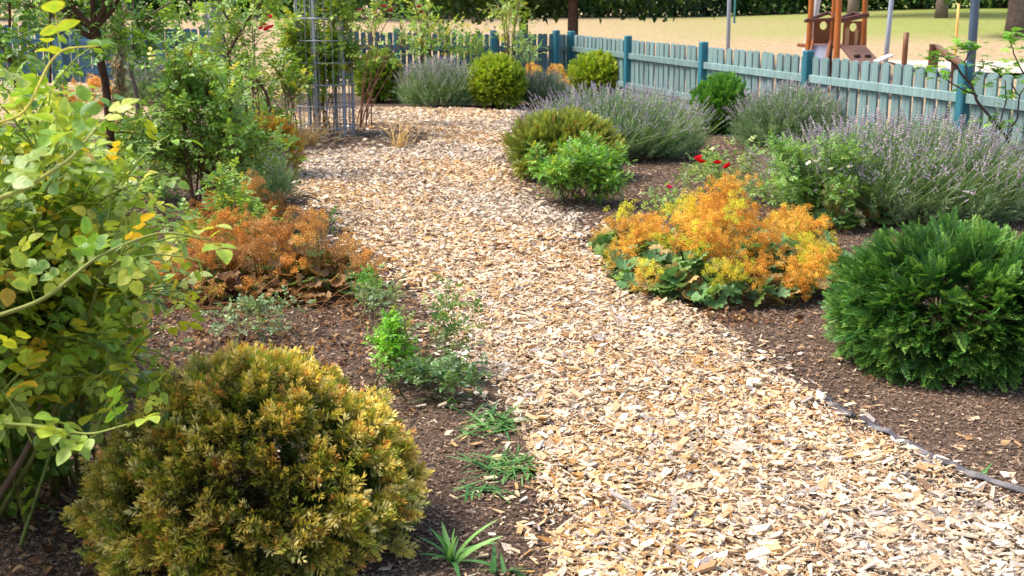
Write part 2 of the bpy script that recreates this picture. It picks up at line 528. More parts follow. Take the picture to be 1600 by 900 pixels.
# ------------------------------------------------------------------ plant templates
def leafT(m=5, width=.55, fold=.25, droop=.12, peak=.8):
    t = np.linspace(0, 1, m + 1)
    wd = width / 2 * np.sin(math.pi * t ** peak) ** .8 + .008
    z = -droop * t * t
    mid = np.stack([t, 0 * t, z], 1)
    a = np.stack([t, wd, z + fold * wd], 1); b = np.stack([t, -wd, z + fold * wd], 1)
    V = np.concatenate([mid, a, b]); k = m + 1; f = []
    for q in range(m):
        f += [[q, q + 1, k + q + 1, k + q], [q + 1, q, 2 * k + q, 2 * k + q + 1]]
    w = np.concatenate([np.zeros(k), np.ones(k) * .8, np.ones(k) * .8])
    w[[k - 1, 2 * k - 1, 3 * k - 1]] = 1
    return T(V, {4: f}, w)

def stripT(m=4, width=.05, droop=.4, taper=True):
    t = np.linspace(0, 1, m + 1); wd = width / 2 * (np.sqrt(1 - t) * .9 + .1 if taper else np.ones(m + 1)) 
    wd[-1] = .002
    z = -droop * t * t
    V = np.concatenate([np.stack([t, wd, z + wd * .4], 1), np.stack([t, 0 * t, z], 1), np.stack([t, -wd, z + wd * .4], 1)]); k = m + 1
    f = []
    for q in range(m):
        f += [[k + q, k + q + 1, q + 1, q], [k + q + 1, k + q, 2 * k + q, 2 * k + q + 1]]
    return T(V, {4: f}, np.tile(t, 3))

def rot(yaw=0, pitch=0, roll=0):
    cy, sy, cp, sp, cr, sr = math.cos(yaw), math.sin(yaw), math.cos(pitch), math.sin(pitch), math.cos(roll), math.sin(roll)
    Z = np.array([[cy, -sy, 0], [sy, cy, 0], [0, 0, 1]]); Yv = np.array([[cp, 0, -sp], [0, 1, 0], [sp, 0, cp]]); Xv = np.array([[1, 0, 0], [0, cr, -sr], [0, sr, cr]])
    return Z @ Yv @ Xv

def compoundT(n_pairs=2, m=4, width=.72, size=.42):
    ps = [(stripT(3, .018, .0, False), np.eye(3), np.zeros(3))]
    for a in range(n_pairs):
        x = .38 + .36 * a / max(n_pairs - 1, 1) if n_pairs > 1 else .5
        for s in (1, -1):
            ps.append((leafT(m, width * R.uniform(.9, 1.1), R.uniform(.1, .35), R.uniform(.02, .25)), rot(s * R.uniform(.95, 1.25), R.uniform(-.25, .15), R.uniform(-.3, .3)) * size * R.uniform(.8, 1) , np.array([x, 0, 0])))
    ps.append((leafT(m, width, R.uniform(.1, .3), R.uniform(.05, .3)), rot(R.uniform(-.15, .15), R.uniform(-.3, .1), R.uniform(-.2, .2)) * size * 1.1, np.array([.95, 0, 0])))
    return combine(ps)

def needleT(L, wd):
    return T([[0, 0, 0], [.55 * L, wd / 2, .0], [L, 0, 0], [.55 * L, -wd / 2, 0]], {4: [[0, 1, 2, 3]]}, [0, .6, 1, .6])

def sprigT(n=12, nl=.30, wd=.055, radial=False, ang=.95, tipw=True):
    ps = []
    st = stripT(2, .04, .06); st.w[:] = 0.0
    ps.append((st, np.eye(3), np.zeros(3)))
    for a in range(n):
        t = .08 + .9 * a / n
        for s in (1, -1):
            nt = needleT(nl * (1 - .45 * t ** 3) * R.uniform(.85, 1.1), wd)
            A = ang * (1 - .45 * t ** 2) + R.normal(0, .1)
            nt = T(nt.v, nt.f, np.clip(nt.w * .35 + t ** .7 * .8 + R.normal(0, .05), 0, 1))
            if radial:
                az = R.uniform(0, 2 * math.pi)
                M = rot(0, 0, az) @ rot(s * A, 0, 0)
            else:
                M = rot(s * A, R.uniform(-.1, .35), s * -.35)
            ps.append((nt, M, np.array([t, 0, -.06 * t * t])))
    for s in range(3):
        nt = needleT(nl * .7, wd); nt.w[:] = 1
        ps.append((nt, rot(R.uniform(-.5, .5), R.uniform(-.3, .6), 0), np.array([.97, 0, -.05])))
    return combine(ps)

def fanT(lobes=9, depth=.14, cup=.25):      # lady's mantle leaf
    n = lobes * 4
    a = np.linspace(-2.7, 2.7, n + 1)
    r = .5 * (1 - depth * (1 - np.abs(np.sin(np.linspace(0, lobes * math.pi, n + 1)))))
    z = cup * r * .6 + .05 * np.cos(np.linspace(0, lobes * 2 * math.pi, n + 1))
    rim = np.stack([.12 + r * np.cos(a), r * np.sin(a), z], 1)
    midr = np.stack([.12 + .5 * r * np.cos(a), .5 * r * np.sin(a), z * .35], 1)
    V = np.concatenate([[[0.0, 0, 0]], midr, rim])
    k = n + 1
    return T(V, {3: [[0, 1 + q, 2 + q] for q in range(n)], 4: [[1 + q, 1 + k + q, 2 + k + q, 2 + q] for q in range(n)]}, np.concatenate([[0], np.full(k, .5), np.ones(k)]))

def frothT(n=60, rad=.5, fs=.10):           # airy cluster of tiny star flowers
    P = rdir(n) * (R.random((n, 1)) ** .5) * rad
    P[:, 2] = P[:, 2] * .7
    V, f, w = [], [], []
    for a in range(n):
        M = rot(*R.uniform(-3, 3, 3)); s = fs * R.uniform(.6, 1.2)
        b = len(V)
        for q in ((1, 0, .25), (0, 1, 0), (-1, 0, .25), (0, -1, 0)):
            V.append(M @ np.array(q) * s / 2 * 1.3 + P[a])
        f.append([b, b + 1, b + 2, b + 3]); w += [R.random()] * 4
    return T(V, {4: f}, w)

def lavT(whorls=5, head=.12):
    a = np.arange(3) * 2.094
    V, f4, f3, w = [], [], [], []
    ts = np.linspace(0, 1, 4)
    for t in ts:
        for b in a:
            V.append([t, .0035 * math.cos(b), .0035 * math.sin(b) - .05 * t * t]); w.append(0)
    for k in range(3):
        for b in range(3):
            f4.append([k * 3 + b, k * 3 + (b + 1) % 3, k * 3 + 3 + (b + 1) % 3, k * 3 + 3 + b])
    for k in range(whorls):
        t = 1 - head + head * k / (whorls - 1) * 1.05
        if k == 0: t -= .05
        r = .016 * (1 - .35 * k / whorls) * R.uniform(.8, 1.1); n0 = len(V)
        V += [[t - .010, 0, -.05 * t * t], [t + .014, 0, -.05 * t * t]]; w += [.5, 1]
        for b in range(5):
            an = b * 1.257 + k
            V.append([t + R.uniform(-.004, .006), r * math.cos(an), r * math.sin(an) - .05 * t * t]); w.append(1)
        for b in range(5):
            f3 += [[n0, n0 + 2 + (b + 1) % 5, n0 + 2 + b], [n0 + 1, n0 + 2 + b, n0 + 2 + (b + 1) % 5]]
    return T(V, {4: f4, 3: f3}, w)

seed(21)
L_BIG = [compoundT(2, 6, .78, .46) for _ in range(4)] + [compoundT(1, 6, .78, .5) for _ in range(2)]
L_MID = [compoundT(2, 3, .66, .42) for _ in range(5)]
L_SINGLE = [leafT(3, .5, .25, d) for d in (.05, .2, .35)]
L_FAR = [leafT(2, .6, .2, .1, .9)]
Y_GOLD = [sprigT(9, .52, .10, True, 1.05) for _ in range(6)]
Y_FLAT = [sprigT(15, .26, .048, False, 1.05) for _ in range(6)]
Y_FAR = [sprigT(6, .36, .13, False, .9) for _ in range(4)]
LAV = [lavT() for _ in range(6)]
L_LINEAR = [sprigT(7, .34, .035, True, .6) for _ in range(4)]
FROTH = [frothT() for _ in range(5)]
FANS = [fanT(9, .14, c) for c in (.1, .35, .7)]
BLADE = [stripT(5, .06, d) for d in (.15, .4, .7)]

def mixc(pal, n, jit=.15, p=None):
    pal = np.array(pal)
    i = R.choice(len(pal), n, p=p)
    return pal[i] * R.uniform(1 - jit, 1 + jit, (n, 1))

# ------------------------------------------------------------------ plant builders
def blob_noise(D, sd, k=3.0):
    a = np.random.default_rng(sd).normal(size=(6, 3)) * k
    ph = np.random.default_rng(sd + 1).uniform(0, 6, 6)
    return np.sin(D @ a.T + ph).mean(1)

def yew(label, base, rx, ry, hc, rz, n, size, tmpl, pal0, pal1, p1=None, sd=1, up=.35, rough=.10, name='yew_bush', cat='shrub', group=None, zmin=.03, core=(.016, .022, .010), patch=None, layers=3, clump=0, clr=.09, peak=0.0):
    seed(sd)
    base = np.asarray(base, float)
    root = thing(name, label, cat, (base[0], base[1], 0), group)
    c = np.array([base[0], base[1], hc])
    g = Geo()
    for lay in range(layers):
        m = int(n / (1, 1.3, 1.8)[lay])
        D = rdir(m)
        off = np.zeros((m, 3)); kc = np.zeros(m)
        if clump and lay < 2:
            kk = max(8, int(clump * (1, .7)[lay])); Cc = rdir(kk); sid = R.integers(0, kk, m); off = R.normal(0, 1, (m, 3)) * clr
            D = nrm(Cc[sid] + off); kc = R.normal(0, .04, kk)[sid] - 1.6 * (off ** 2).sum(1)
        sel = D[:, 2] > -.75; D = D[sel]; off = off[sel]; kc = kc[sel]; m = len(D)
        k = (1.0, .88, .74)[lay] + rough * blob_noise(D, sd, 3.2) + rough * .6 * blob_noise(D, sd + 9, 8) + R.normal(0, .02, m) + kc
        pk = 1 - peak * np.maximum(D[:, 2:3], 0); P = c + D * np.hstack([pk, pk, np.ones_like(pk)]) * np.array([rx, ry, rz]) * k[:, None]
        sel = P[:, 2] > zmin; P = P[sel]; D = D[sel]; off = off[sel]; m = len(P)
        d = nrm(D + off * 4.5 * (clump > 0) + R.normal(0, .34 if clump == 0 else .2, (m, 3)) + np.array([0, 0, up]))
        upv = nrm(D * .6 + np.array([0, 0, .8]) + R.normal(0, .3, (m, 3)))
        s = size * R.uniform(.7, 1.25, m)
        C0 = mixc(pal0, m, .2); C1 = mixc(pal1, m, .2, p1)
        if patch is not None and lay < 2:
            # dead or bleached areas of the plant itself
            q = blob_noise(D, sd + 33, 5) + .5 * blob_noise(D, sd + 44, 13)
            mk = (q > patch[0])[:, None]
            C1 = np.where(mk, mixc(patch[1], m, .25), C1); C0 = np.where(mk, C0 * .4 + C1 * .5, C0)
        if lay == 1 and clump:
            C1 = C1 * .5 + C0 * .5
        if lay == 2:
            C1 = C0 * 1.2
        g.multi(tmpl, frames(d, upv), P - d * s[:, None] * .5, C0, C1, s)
    part(g, 'foliage', M_NEEDLE, root)
    # woody middle
    g = Geo()
    for a in range(26):
        D = rdir(1)[0]; D[2] = abs(D[2]) * .9 + .05
        e = c + D * np.array([rx, ry, rz]) * .8
        b = np.array([base[0], base[1], 0]) + R.normal(0, .03, 3) * (1, 1, 0)
        mid = (b + e) / 2 + R.normal(0, .03, 3)
        g.tube([b, mid, e], np.array([.014, .009, .003]) * rx / .45, rgb(80, 58, 42), 5)
    part(g, 'branches', M_BARK, root)
    return root

def bez(a, b, c, m):
    t = np.linspace(0, 1, m)[:, None]
    return (1 - t) ** 2 * a + 2 * t * (1 - t) * b + t * t * c

def leafy(label, base, crown, nc, ns, leaf_step, lsize, tmpl, pal0, pal1, p1=None, sd=1, mat_=None, stemc=(96, 84, 50), cr=.007, name='rose_bush', cat='rose bush', spread=.08, shoot=(.12, .3), group=None, fl=None, zmin=.04, twigs=(.6, 1.0), upb=.6, hollow=0.0, thin=.3):
    """canes rise from the base to points in the crown (cx,cy,cz,rx,ry,rz), carry side shoots, and shoots carry leaves"""
    seed(sd)
    mat_ = mat_ or M_ROSE
    base = np.asarray(base, float); crown = np.asarray(crown, float)
    root = thing(name, label, cat, (base[0], base[1], base[2] if len(base) > 2 else 0), group)
    if len(base) == 2: base = np.array([base[0], base[1], 0])
    cc, rr = crown[:3], crown[3:]
    gs, gl = Geo(), Geo()
    canes = []
    for a in range(nc):
        D = rdir(1)[0]
        e = cc + D * rr * R.uniform(max(hollow, .35), 1)
        e[2] = max(e[2], base[2] + .1)
        b = base + np.array([R.normal(0, spread), R.normal(0, spread), 0])
        mid = b + (e - b) * np.array([.3, .3, .68]) + R.normal(0, .05, 3) * rr
        pts = bez(b, mid, e, 9)
        pts[1:-1] += R.normal(0, .006, (7, 3))
        c = rgb(*stemc) * R.uniform(.7, 1.2)
        gs.tube(pts, cr * np.linspace(1, .32, 9) * R.uniform(.7, 1.3), c, 6)
        canes.append(pts)
    LP, LD, LU = [], [], []
    for a in range(ns):
        cn = canes[R.integers(len(canes))]
        t = R.uniform(*twigs) * 8; k = min(int(t), 7)
        p = cn[k] + (cn[k + 1] - cn[k]) * (t - k)
        ax = nrm(cn[k + 1] - cn[k])
        d = nrm(rdir(1)[0] + nrm((p - cc) / rr) * .5 + ax * .5 + np.array([0, 0, upb]))
        L = R.uniform(*shoot)
        e = p + d * L
        pts = bez(p, p + d * L * .5 + np.array([0, 0, .04 * L / .2]), e, 5)
        gs.tube(pts, cr * .42 * np.linspace(1, .4, 5), rgb(*stemc) * np.array([1, 1.25, .9]), 4, False)
        nl = max(2, int(L / leaf_step))
        tt = (np.arange(nl) + R.uniform(.2, .8, nl)) / nl
        q = p + (e - p) * tt[:, None]
        q[:, 2] += .04 * L / .2 * 2 * tt * (1 - tt)
        side = nrm(np.cross(d, [0.1, .2, 1]))
        az = np.arange(nl) * 2.4 + R.uniform(0, 6)
        ld = nrm(d * .5 + side * np.cos(az)[:, None] + np.cross(d, side) * np.sin(az)[:, None] * .8 + np.array([0, 0, .15]))
        LP.append(q); LD.append(ld)
    P = np.concatenate(LP); d = np.concatenate(LD); m = P[:, 2] > zmin
    P, d = P[m], d[m]; n = len(P)
    up = nrm(np.array([0, 0, 1.0]) + R.normal(0, .38, (n, 3)) + d * 0)
    C0 = mixc(pal0, n, .2); C1 = C0 * .75 + mixc(pal1, n, .2, p1) * .25
    j = R.random(n) < thin
    C1[j] = mixc(pal1, int(j.sum()), .15, p1); C0[j] = C0[j] * .3 + C1[j] * .7
    gl.multi(tmpl, frames(d, up), P, C0, C1, lsize * R.uniform(.65, 1.2, n))
    part(gs, 'branches', M_STEM if cr < .02 else M_BARK, root)
    part(gl, 'foliage', mat_, root)
    return root, P

def roseflower(c0, c1, r=.035):
    g = Geo()
    for ring, (n, tilt, s) in enumerate(((6, .35, 1.0), (5, .8, .8), (4, 1.15, .55))):
        for a in range(n):
            t = leafT(4, 1.0, .25, -.25, .75)
            t.v[:, 0] *= .95
            az = a * 2 * math.pi / n + ring * .5 + R.normal(0, .1)
            g.inst(t, (rot(az, tilt + R.normal(0, .08), 0) * r * s)[None], np.zeros((1, 3)), c0, c1)
    return g

def add_flowers(root, pts, c0, c1, r=.035):
    for p in pts:
        g = roseflower(np.asarray(c0), np.asarray(c1), r * R.uniform(.85, 1.1))
        M = rot(R.uniform(0, 6), R.uniform(-.5, .5), R.uniform(-.2, .8))
        g.v = [v @ M.T + p for v in g.v]
        part(g, 'flower', M_PETAL, root)

def lavender(label, base, r, h, ns, nleaf, sd, head, stem, leaf, lean=.45, group='lavender clumps', name='lavender_clump', ry=None, hs=1.0):
    seed(sd)
    root = thing(name, label, 'lavender', (base[0], base[1], 0), group)
    ry = ry or r
    g = Geo()
    n = ns
    rad = np.sqrt(R.random(n)); th = R.uniform(0, 6.283, n)
    b = np.stack([base[0] + r * .8 * rad * np.cos(th), base[1] + ry * .8 * rad * np.sin(th), np.full(n, h * .22)], 1)
    th2 = th + R.normal(0, .25, n)
    tgt = np.stack([base[0] + r * rad * np.cos(th2) * R.uniform(.85, 1.1, n) + R.normal(0, .05, n), base[1] + ry * rad * np.sin(th2) * R.uniform(.85, 1.1, n) + R.normal(0, .05, n),
                    h * (1 - .40 * rad ** 3) * R.uniform(.68, 1.14, n)], 1)
    d = tgt - b; L = np.linalg.norm(d, axis=1)
    g.multi(LAV, frames(d + R.normal(0, .03, (n, 3)), nrm(np.array([0, 0, 1.0]) + R.normal(0, .2, (n, 3)))), b, mixc(stem, n, .2), mixc(head, n, .22), L * hs)
    part(g, 'flower_stems', M_LAV, root)
    g = Geo(); n = nleaf
    D = rdir(n); D[:, 2] = np.abs(D[:, 2])
    k = R.uniform(.45, .95, n)
    P = np.array([base[0], base[1], .02]) + D * np.array([r * .82, ry * .82, h * .72]) * k[:, None]
    d = nrm(D + np.array([0, 0, .9]) + R.normal(0, .3, (n, 3)))
    C = mixc(leaf, n, .25)
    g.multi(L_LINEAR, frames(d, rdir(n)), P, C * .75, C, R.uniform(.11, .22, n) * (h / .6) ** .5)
    part(g, 'foliage', M_LAV, root)
    return root

def mantle(label, base, rx, ry, h, nfl, nleaf, sd, flpal, flp, leafpal, fls=.075, group="lady's mantle clumps", stems=True, leafs=.12, low=.25, per=14):
    seed(sd)
    root = thing('ladys_mantle', label, 'perennial', (base[0], base[1], 0), group)
    cen = np.array([base[0], base[1], 0])
    rad = np.sqrt(R.random(nfl)); th = R.uniform(0, 6.283, nfl)
    tuft = R.integers(0, max(5, nfl // per), nfl)          # florets gather in heads
    K = tuft.max() + 1
    rad = np.sqrt(R.random(K))[tuft]; th = R.uniform(0, 6.283, K)[tuft]
    hz = R.uniform(.5, 1.2, K)[tuft]
    P = np.stack([rx * rad * np.cos(th), ry * rad * np.sin(th), h * (1 - .72 * rad ** 2.4) * hz], 1) + cen + R.normal(0, 1, (nfl, 3)) * np.array([.034, .034, .030]) * (per / 14) ** .33
    P[:, 2] = np.maximum(P[:, 2], h * low * .6)
    g = Geo()
    hc = mixc(flpal, K, .2, flp)[tuft]
    C = hc * R.uniform(.85, 1.15, (nfl, 1))
    g.multi(FROTH, frames(rdir(nfl), rdir(nfl)), P, C * .75, C * 1.15, fls * R.uniform(.6, 1.15, nfl))
    part(g, 'flower_heads', M_DRY, root)
    g = Geo()
    for a in range(min(nfl, 160)):
        e = P[a * max(1, nfl // 160)]
        b = cen + (e - cen) * np.array([.35, .35, 0])
        g.tube(bez(b, b + (e - b) * np.array([.3, .3, .7]), e, 4), .0016, rgb(150, 120, 60), 3, False)
    part(g, 'stalks', M_STEM, root)
    g = Geo()
    n = nleaf; rad = .2 + .78 * np.sqrt(R.random(n)); th = R.uniform(0, 6.283, n)
    P = np.stack([rx * rad * np.cos(th), ry * rad * np.sin(th), np.maximum(.03, h * (.66 - .5 * rad ** 2) * R.uniform(.25, .98, n) + .02)], 1) + cen
    out = np.stack([np.cos(th), np.sin(th), R.normal(-.1, .3, n)], 1)
    up = nrm(np.stack([np.cos(th) * .8, np.sin(th) * .8, np.ones(n)], 1) + R.normal(0, .4, (n, 3)))
    C = mixc(leafpal, n, .2)
    g.multi(FANS, frames(out, up), P, C * .9, C, leafs * R.uniform(.6, 1.25, n))
    part(g, 'leaves', M_LEAF, root)
    return root

def tuft(label, base, n, L, pal, sd, name='grass_tuft', cat='weed', up=.5, width=1.0, group=None, spread=.02, m=M_LEAF):
    seed(sd)
    root = thing(name, label, cat, (base[0], base[1], 0), group)
    th = R.uniform(0, 6.283, n)
    d = nrm(np.stack([np.cos(th), np.sin(th), R.uniform(.2, 1.0, n) * up * 2], 1))
    P = np.stack([base[0] + R.normal(0, spread, n), base[1] + R.normal(0, spread, n), np.full(n, .012)], 1)
    C = mixc(pal, n, .2)
    g = Geo()
    Mx = frames(d, np.array([0, 0, 1.0]) + R.normal(0, .15, (n, 3)))
    Mx = Mx * np.array([1, width, 1])
    g.multi(BLADE, Mx, P, C * .8, C, L * R.uniform(.5, 1.15, n))
    part(g, 'blades', m, root)
    return root

# ------------------------------------------------------------------ background: far trees
DK = [rgb(48, 80, 30), rgb(64, 100, 36), rgb(38, 66, 30), rgb(86, 122, 48)]
def tree(label, x, y, tr, h, lobes, nleaf, ls, pal, sd, tz=None, name='tree', lean=0.0, trunkc=(92, 76, 60), group=None, limbs=6):
    seed(sd)
    z0 = float(field_z(x, y)) - .05
    root = thing(name, label, 'tree', (x, y, z0), group)
    g = Geo()
    top = np.array([x + lean, y, z0 + h])
    pts = bez(np.array([x, y, z0]), np.array([x + lean * .2, y, z0 + h * .5]), top, 9)
    g.tube(pts, np.concatenate([[tr * 1.25, tr * 1.02], np.linspace(tr * .95, tr * .3, 7)]), rgb(*trunkc), 12)
    for a in range(limbs):
        lb = lobes[R.integers(len(lobes))]
        e = np.array([x + lb[0], y + lb[1], z0 + lb[2]]) + rdir(1)[0] * np.array(lb[3:6]) * .5
        t = R.uniform(.35, .9); b = top * t + pts[0] * (1 - t)
        g.tube(bez(b, (b + e) / 2 + np.array([0, 0, .3]), e, 6), np.linspace(tr * .4, tr * .08, 6), rgb(*trunkc), 7)
    part(g, 'trunk', M_BARK, root, True)
    g = Geo()
    W = np.array([l[3] * l[4] * l[5] for l in lobes]) ** .66; W /= W.sum()
    pick = R.choice(len(lobes), nleaf, p=W); Lb = np.array(lobes)[pick]
    # leaves gather in sprays so the crown keeps gaps
    K = max(20, nleaf // 14)
    sprD = rdir(K); sprR = R.uniform(.55, 1.05, K); sid = R.integers(0, K, nleaf)
    D = sprD[sid] * sprR[sid, None] + R.normal(0, .10, (nleaf, 3))
    P = np.array([x, y, z0]) + Lb[:, :3] + D * Lb[:, 3:6]
    P = P[P[:, 2] > field_z(P[:, 0], P[:, 1]) + .05]
    n = len(P)
    g.multi(L_FAR, frames(rdir(n) + np.array([0, 0, -.3]), nrm(rdir(n) + np.array([0, 0, .9]))), P, mixc(pal, n, .3), mixc(pal, n, .3), ls * R.uniform(.6, 1.3, n))
    part(g, 'crown', M_LEAF, root)
    return root

seed(5)
fr = [(-21, 46), (-17.5, 49), (-14, 47), (-10.5, 50), (-7.2, 48), (-4, 51), (-1, 52), (2.2, 53), (5.2, 54), (8.3, 54), (11.2, 53), (14.2, 53), (17, 52), (20, 51), (23, 50), (26, 50)]
kinds = [
 'dark bushy tree at the far left end of the tree line', 'mid green bushy tree behind the wilted climber', 'dark bushy tree behind the small gnarled tree',
 'bushy tree beyond the opening in the fence', 'dark bushy tree behind the wire column', 'bushy tree beyond the thin red flowered rose', 'bushy tree at the field edge behind the lone standard rose',
 'dark bushy tree between the two broad trunks at the field edge', 'bushy tree at the field edge right of the big trunk', 'blue green bushy tree behind the middle of the right fence',
 'dark bushy tree behind the straight grey pole', 'bushy tree behind the left side of the play tower', 'dark tree behind the right side of the play tower',
 'bushy tree behind the leaning grey pole', 'mid green bushy tree behind the yellow stake', 'dark bushy tree at the right end of the tree line']
pals = [DK, [rgb(88, 126, 52), rgb(66, 100, 42), rgb(116, 150, 60)], [rgb(56, 88, 62), rgb(74, 108, 72), rgb(44, 72, 50)]]
for q, (x, y) in enumerate(fr):
    pal = pals[[0, 1, 0, 0, 1, 2, 0, 0, 2, 2, 0, 1, 0, 1, 1, 0][q]]
    w = R.uniform(1.9, 2.4)
    lobes = [(0, 0, 1.3, w, 1.6, 1.5), (R.uniform(-1, 1), 0, 3.6, w * 1.1, 2, 2.2), (R.uniform(-.6, .6), .6, .55, w * 1.05, 1.1, .75), (0, 0, 6, w, 2, 2)]
    tree(kinds[q], x, y, .16, 7, lobes, 8500, .24, pal, 100 + q, name='background_tree', group='trees along the far field edge')

# two broad trees close behind the back fence; their low branches hang over the field
def bigtree(label, px, D, tr, lobes, n, sd, ls=.17):
    p = pt(px, 60, D)
    return tree(label, p[0], p[1], tr, 6.0, lobes, n, ls, [rgb(44, 74, 26), rgb(60, 94, 32), rgb(84, 118, 36), rgb(36, 62, 24)], sd, name='shade_tree', limbs=12, trunkc=(84, 66, 54), group='broad trees behind the back fence')
bigtree('broad dark trunk under the left part of the low canopy', 818, 28, .105, [(-1.6, 0, 2.35, 1.8, 1.8, 1.35), (0, .2, 3.2, 2.6, 2.2, 1.5), (.3, 0, 1.95, .9, 1, .85), (-.5, 0, 5.2, 2.8, 2.6, 2.2)], 26000, 201)
bigtree('tallest trunk directly behind the corner post of the fence', 895, 26, .115, [(1.6, 0, 2.55, 1.9, 1.6, 1.3), (-1.2, .3, 2.35, 1.3, 1.6, 1.1), (0, .2, 3.5, 2.6, 2.4, 1.5), (0, 0, 5.5, 3, 2.8, 2.2)], 26000, 202)
# trees on the right bank
def plain(label, px, D, tr, lobes, n, sd, tc=(120, 104, 92), ls=.16):
    p = pt(px, 20, D)
    return tree(label, p[0], p[1], tr, 5.5, lobes, n, ls, [rgb(60, 92, 34), rgb(84, 116, 42), rgb(48, 74, 30)], sd, name='bank_tree', trunkc=tc, group='trees on the grassy bank')
plain('pale trunk rising just above the play tower roof', 1333, 46, .2, [(0, 0, 5.2, 2.4, 2, 2)], 5000, 301)
plain('grey trunk on the bank above the wooden beams', 1471, 44, .19, [(0, 0, 4.6, 2.2, 2, 1.7)], 5000, 302)
plain('stout grey trunk on the bank at the right edge', 1588, 36, .24, [(0, 0, 3.6, 2.0, 1.6, 1.5), (-1.2, -.3, 2.3, 1.0, 1, .75), (.8, 0, 5, 2, 2, 2)], 12000, 303)
p = pt(1545, 10, 15)
tree('leafy tree whose branch tips hang into the upper right corner', p[0] + 2.2, 17, .09, 4.5, [(-2.2, -.8, 1.92, 1.0, .8, .42), (-1.0, -.4, 2.6, 1.4, 1.2, .7), (0, 0, 4, 1.7, 1.5, 1.2)], 5200, .10, [rgb(56, 92, 28), rgb(88, 124, 36), rgb(42, 70, 26)], 304, name='overhanging_tree')

# ------------------------------------------------------------------ fences
PICK = rgb(108, 131, 128); PICK_SHADED = rgb(82, 112, 116); POSTC = rgb(44, 106, 118); BLUE = rgb(72, 106, 124)  # second picket colour has the back fence's tree shade mixed in
def picket_mesh(w, h, th, col):
    g = Geo()
    a = np.linspace(0, math.pi, 7); top = [(w / 2 * math.cos(t), h - w * .22 + w * .22 * math.sin(t)) for t in a]
    out = [(-w / 2, 0.0), (w / 2, 0.0)] + top
    n = len(out)
    V = [[x, -th / 2, z] for x, z in out] + [[x, th / 2, z] for x, z in out]
    g.raw(V, {n: [list(range(n)), list(range(2 * n - 1, n - 1, -1))], 4: [[i, n + i, n + (i + 1) % n, (i + 1) % n] for i in range(n)]}, col)
    return g
def fence(label, posts, npick, z0, h, pw, name='picket_fence', pc=PICK, postc=POSTC, ph=.06, end_posts=True, group=None, pside=-1, postw=.10):
    """posts: list of (x, y, base z). pickets hang on the far side of two rails between neighbouring posts"""
    root = thing(name, label, 'fence', (posts[0][0], posts[0][1], posts[0][2]), group)
    rx, ry, rz = root.location
    pm = None
    for k in range(len(posts)):
        x, y, zb = posts[k]
        a, b = posts[max(k - 1, 0)], posts[min(k + 1, len(posts) - 1)]
        yaw = math.atan2(b[1] - a[1], b[0] - a[0])
        g = Geo(); tot = h + ph + .1
        g.box((0, 0, tot / 2 - .1), (postw, postw, tot), postc * R.uniform(.95, 1.05), None, .012)
        o = g.build('post', M_POST, root)
        o.location = (x - rx, y - ry, zb - rz); o.rotation_euler = (R.normal(0, .004), R.normal(0, .006), yaw)
    for k in range(len(posts) - 1):
        A, B = np.array(posts[k], float), np.array(posts[k + 1], float)
        d = B - A; L = float(np.linalg.norm(d[:2])); u = d / L
        yaw = math.atan2(d[1], d[0]); M = frames(np.array([u]), np.array([0, 0, 1.0]))[0]
        nrmv = np.array([-math.sin(yaw), math.cos(yaw), 0]) * pside
        for rzz in (h - .24, .22):
            g = Geo()
            g.box((A + B) / 2 + np.array([0, 0, rzz + .0]) , (L - postw - .004, .035, .085), pc * R.uniform(.95, 1.1), M, .005)
            part(g, 'rail', M_PAINT, root)
        n = npick[k]
        for q in range(n):
            t = (q + .5) / n * (L - postw) + postw / 2
            p = A + u * t - nrmv * .0335
            if pm is None:
                o = picket_mesh(pw, h - .05, .022, pc).build('picket', M_PAINT, root); pm = o.data
            else:
                o = bpy.data.objects.new('picket', pm); COL.objects.link(o); o.parent = root
            o.location = (p[0] - rx, p[1] - ry, p[2] - rz + .05 + R.normal(0, .003)); o.rotation_euler = (R.normal(0, .010), R.normal(0, .010), yaw)
            o.scale = (R.uniform(.96, 1.03), 1, 1)
    return root
seed(31)
rp = [(*fence_right(k), 0.0) for k in range(6)]
fence('weathered pale teal picket fence running back beside the field and play tower', rp, [14] * 5, 0, .90, .135, group='teal picket fences', pside=-1)
def bp(px, D, top):
    p = pt(px, top, D); return (p[0], p[1], max(0.0, p[2] - .96))
fence('blue green picket fence, colour darkened for tree shade, across the back between the wire column and corner', [bp(449, 19.6, 42), bp(620, 20.0, 45), bp(769.5, 20.4, 47), bp(869, 20.7, 47), (rp[0][0] - .02, rp[0][1] + .0, 0)], [15, 14, 11, 6], 0, .90, .078, pc=PICK_SHADED * .8, postc=POSTC * .8, group='teal picket fences', pside=-1)  # pickets and posts darkened: shade from trees and turned-away side put into the colour
fence('slate blue picket fence behind the golden bush and small gnarled tree', [bp(-60, 18.8, 31), bp(90, 18.9, 34), bp(250, 19.0, 38), bp(345, 19.2, 39)], [12, 14, 8], 0, .90, .092, pc=BLUE, postc=BLUE, group='teal picket fences', pside=-1)

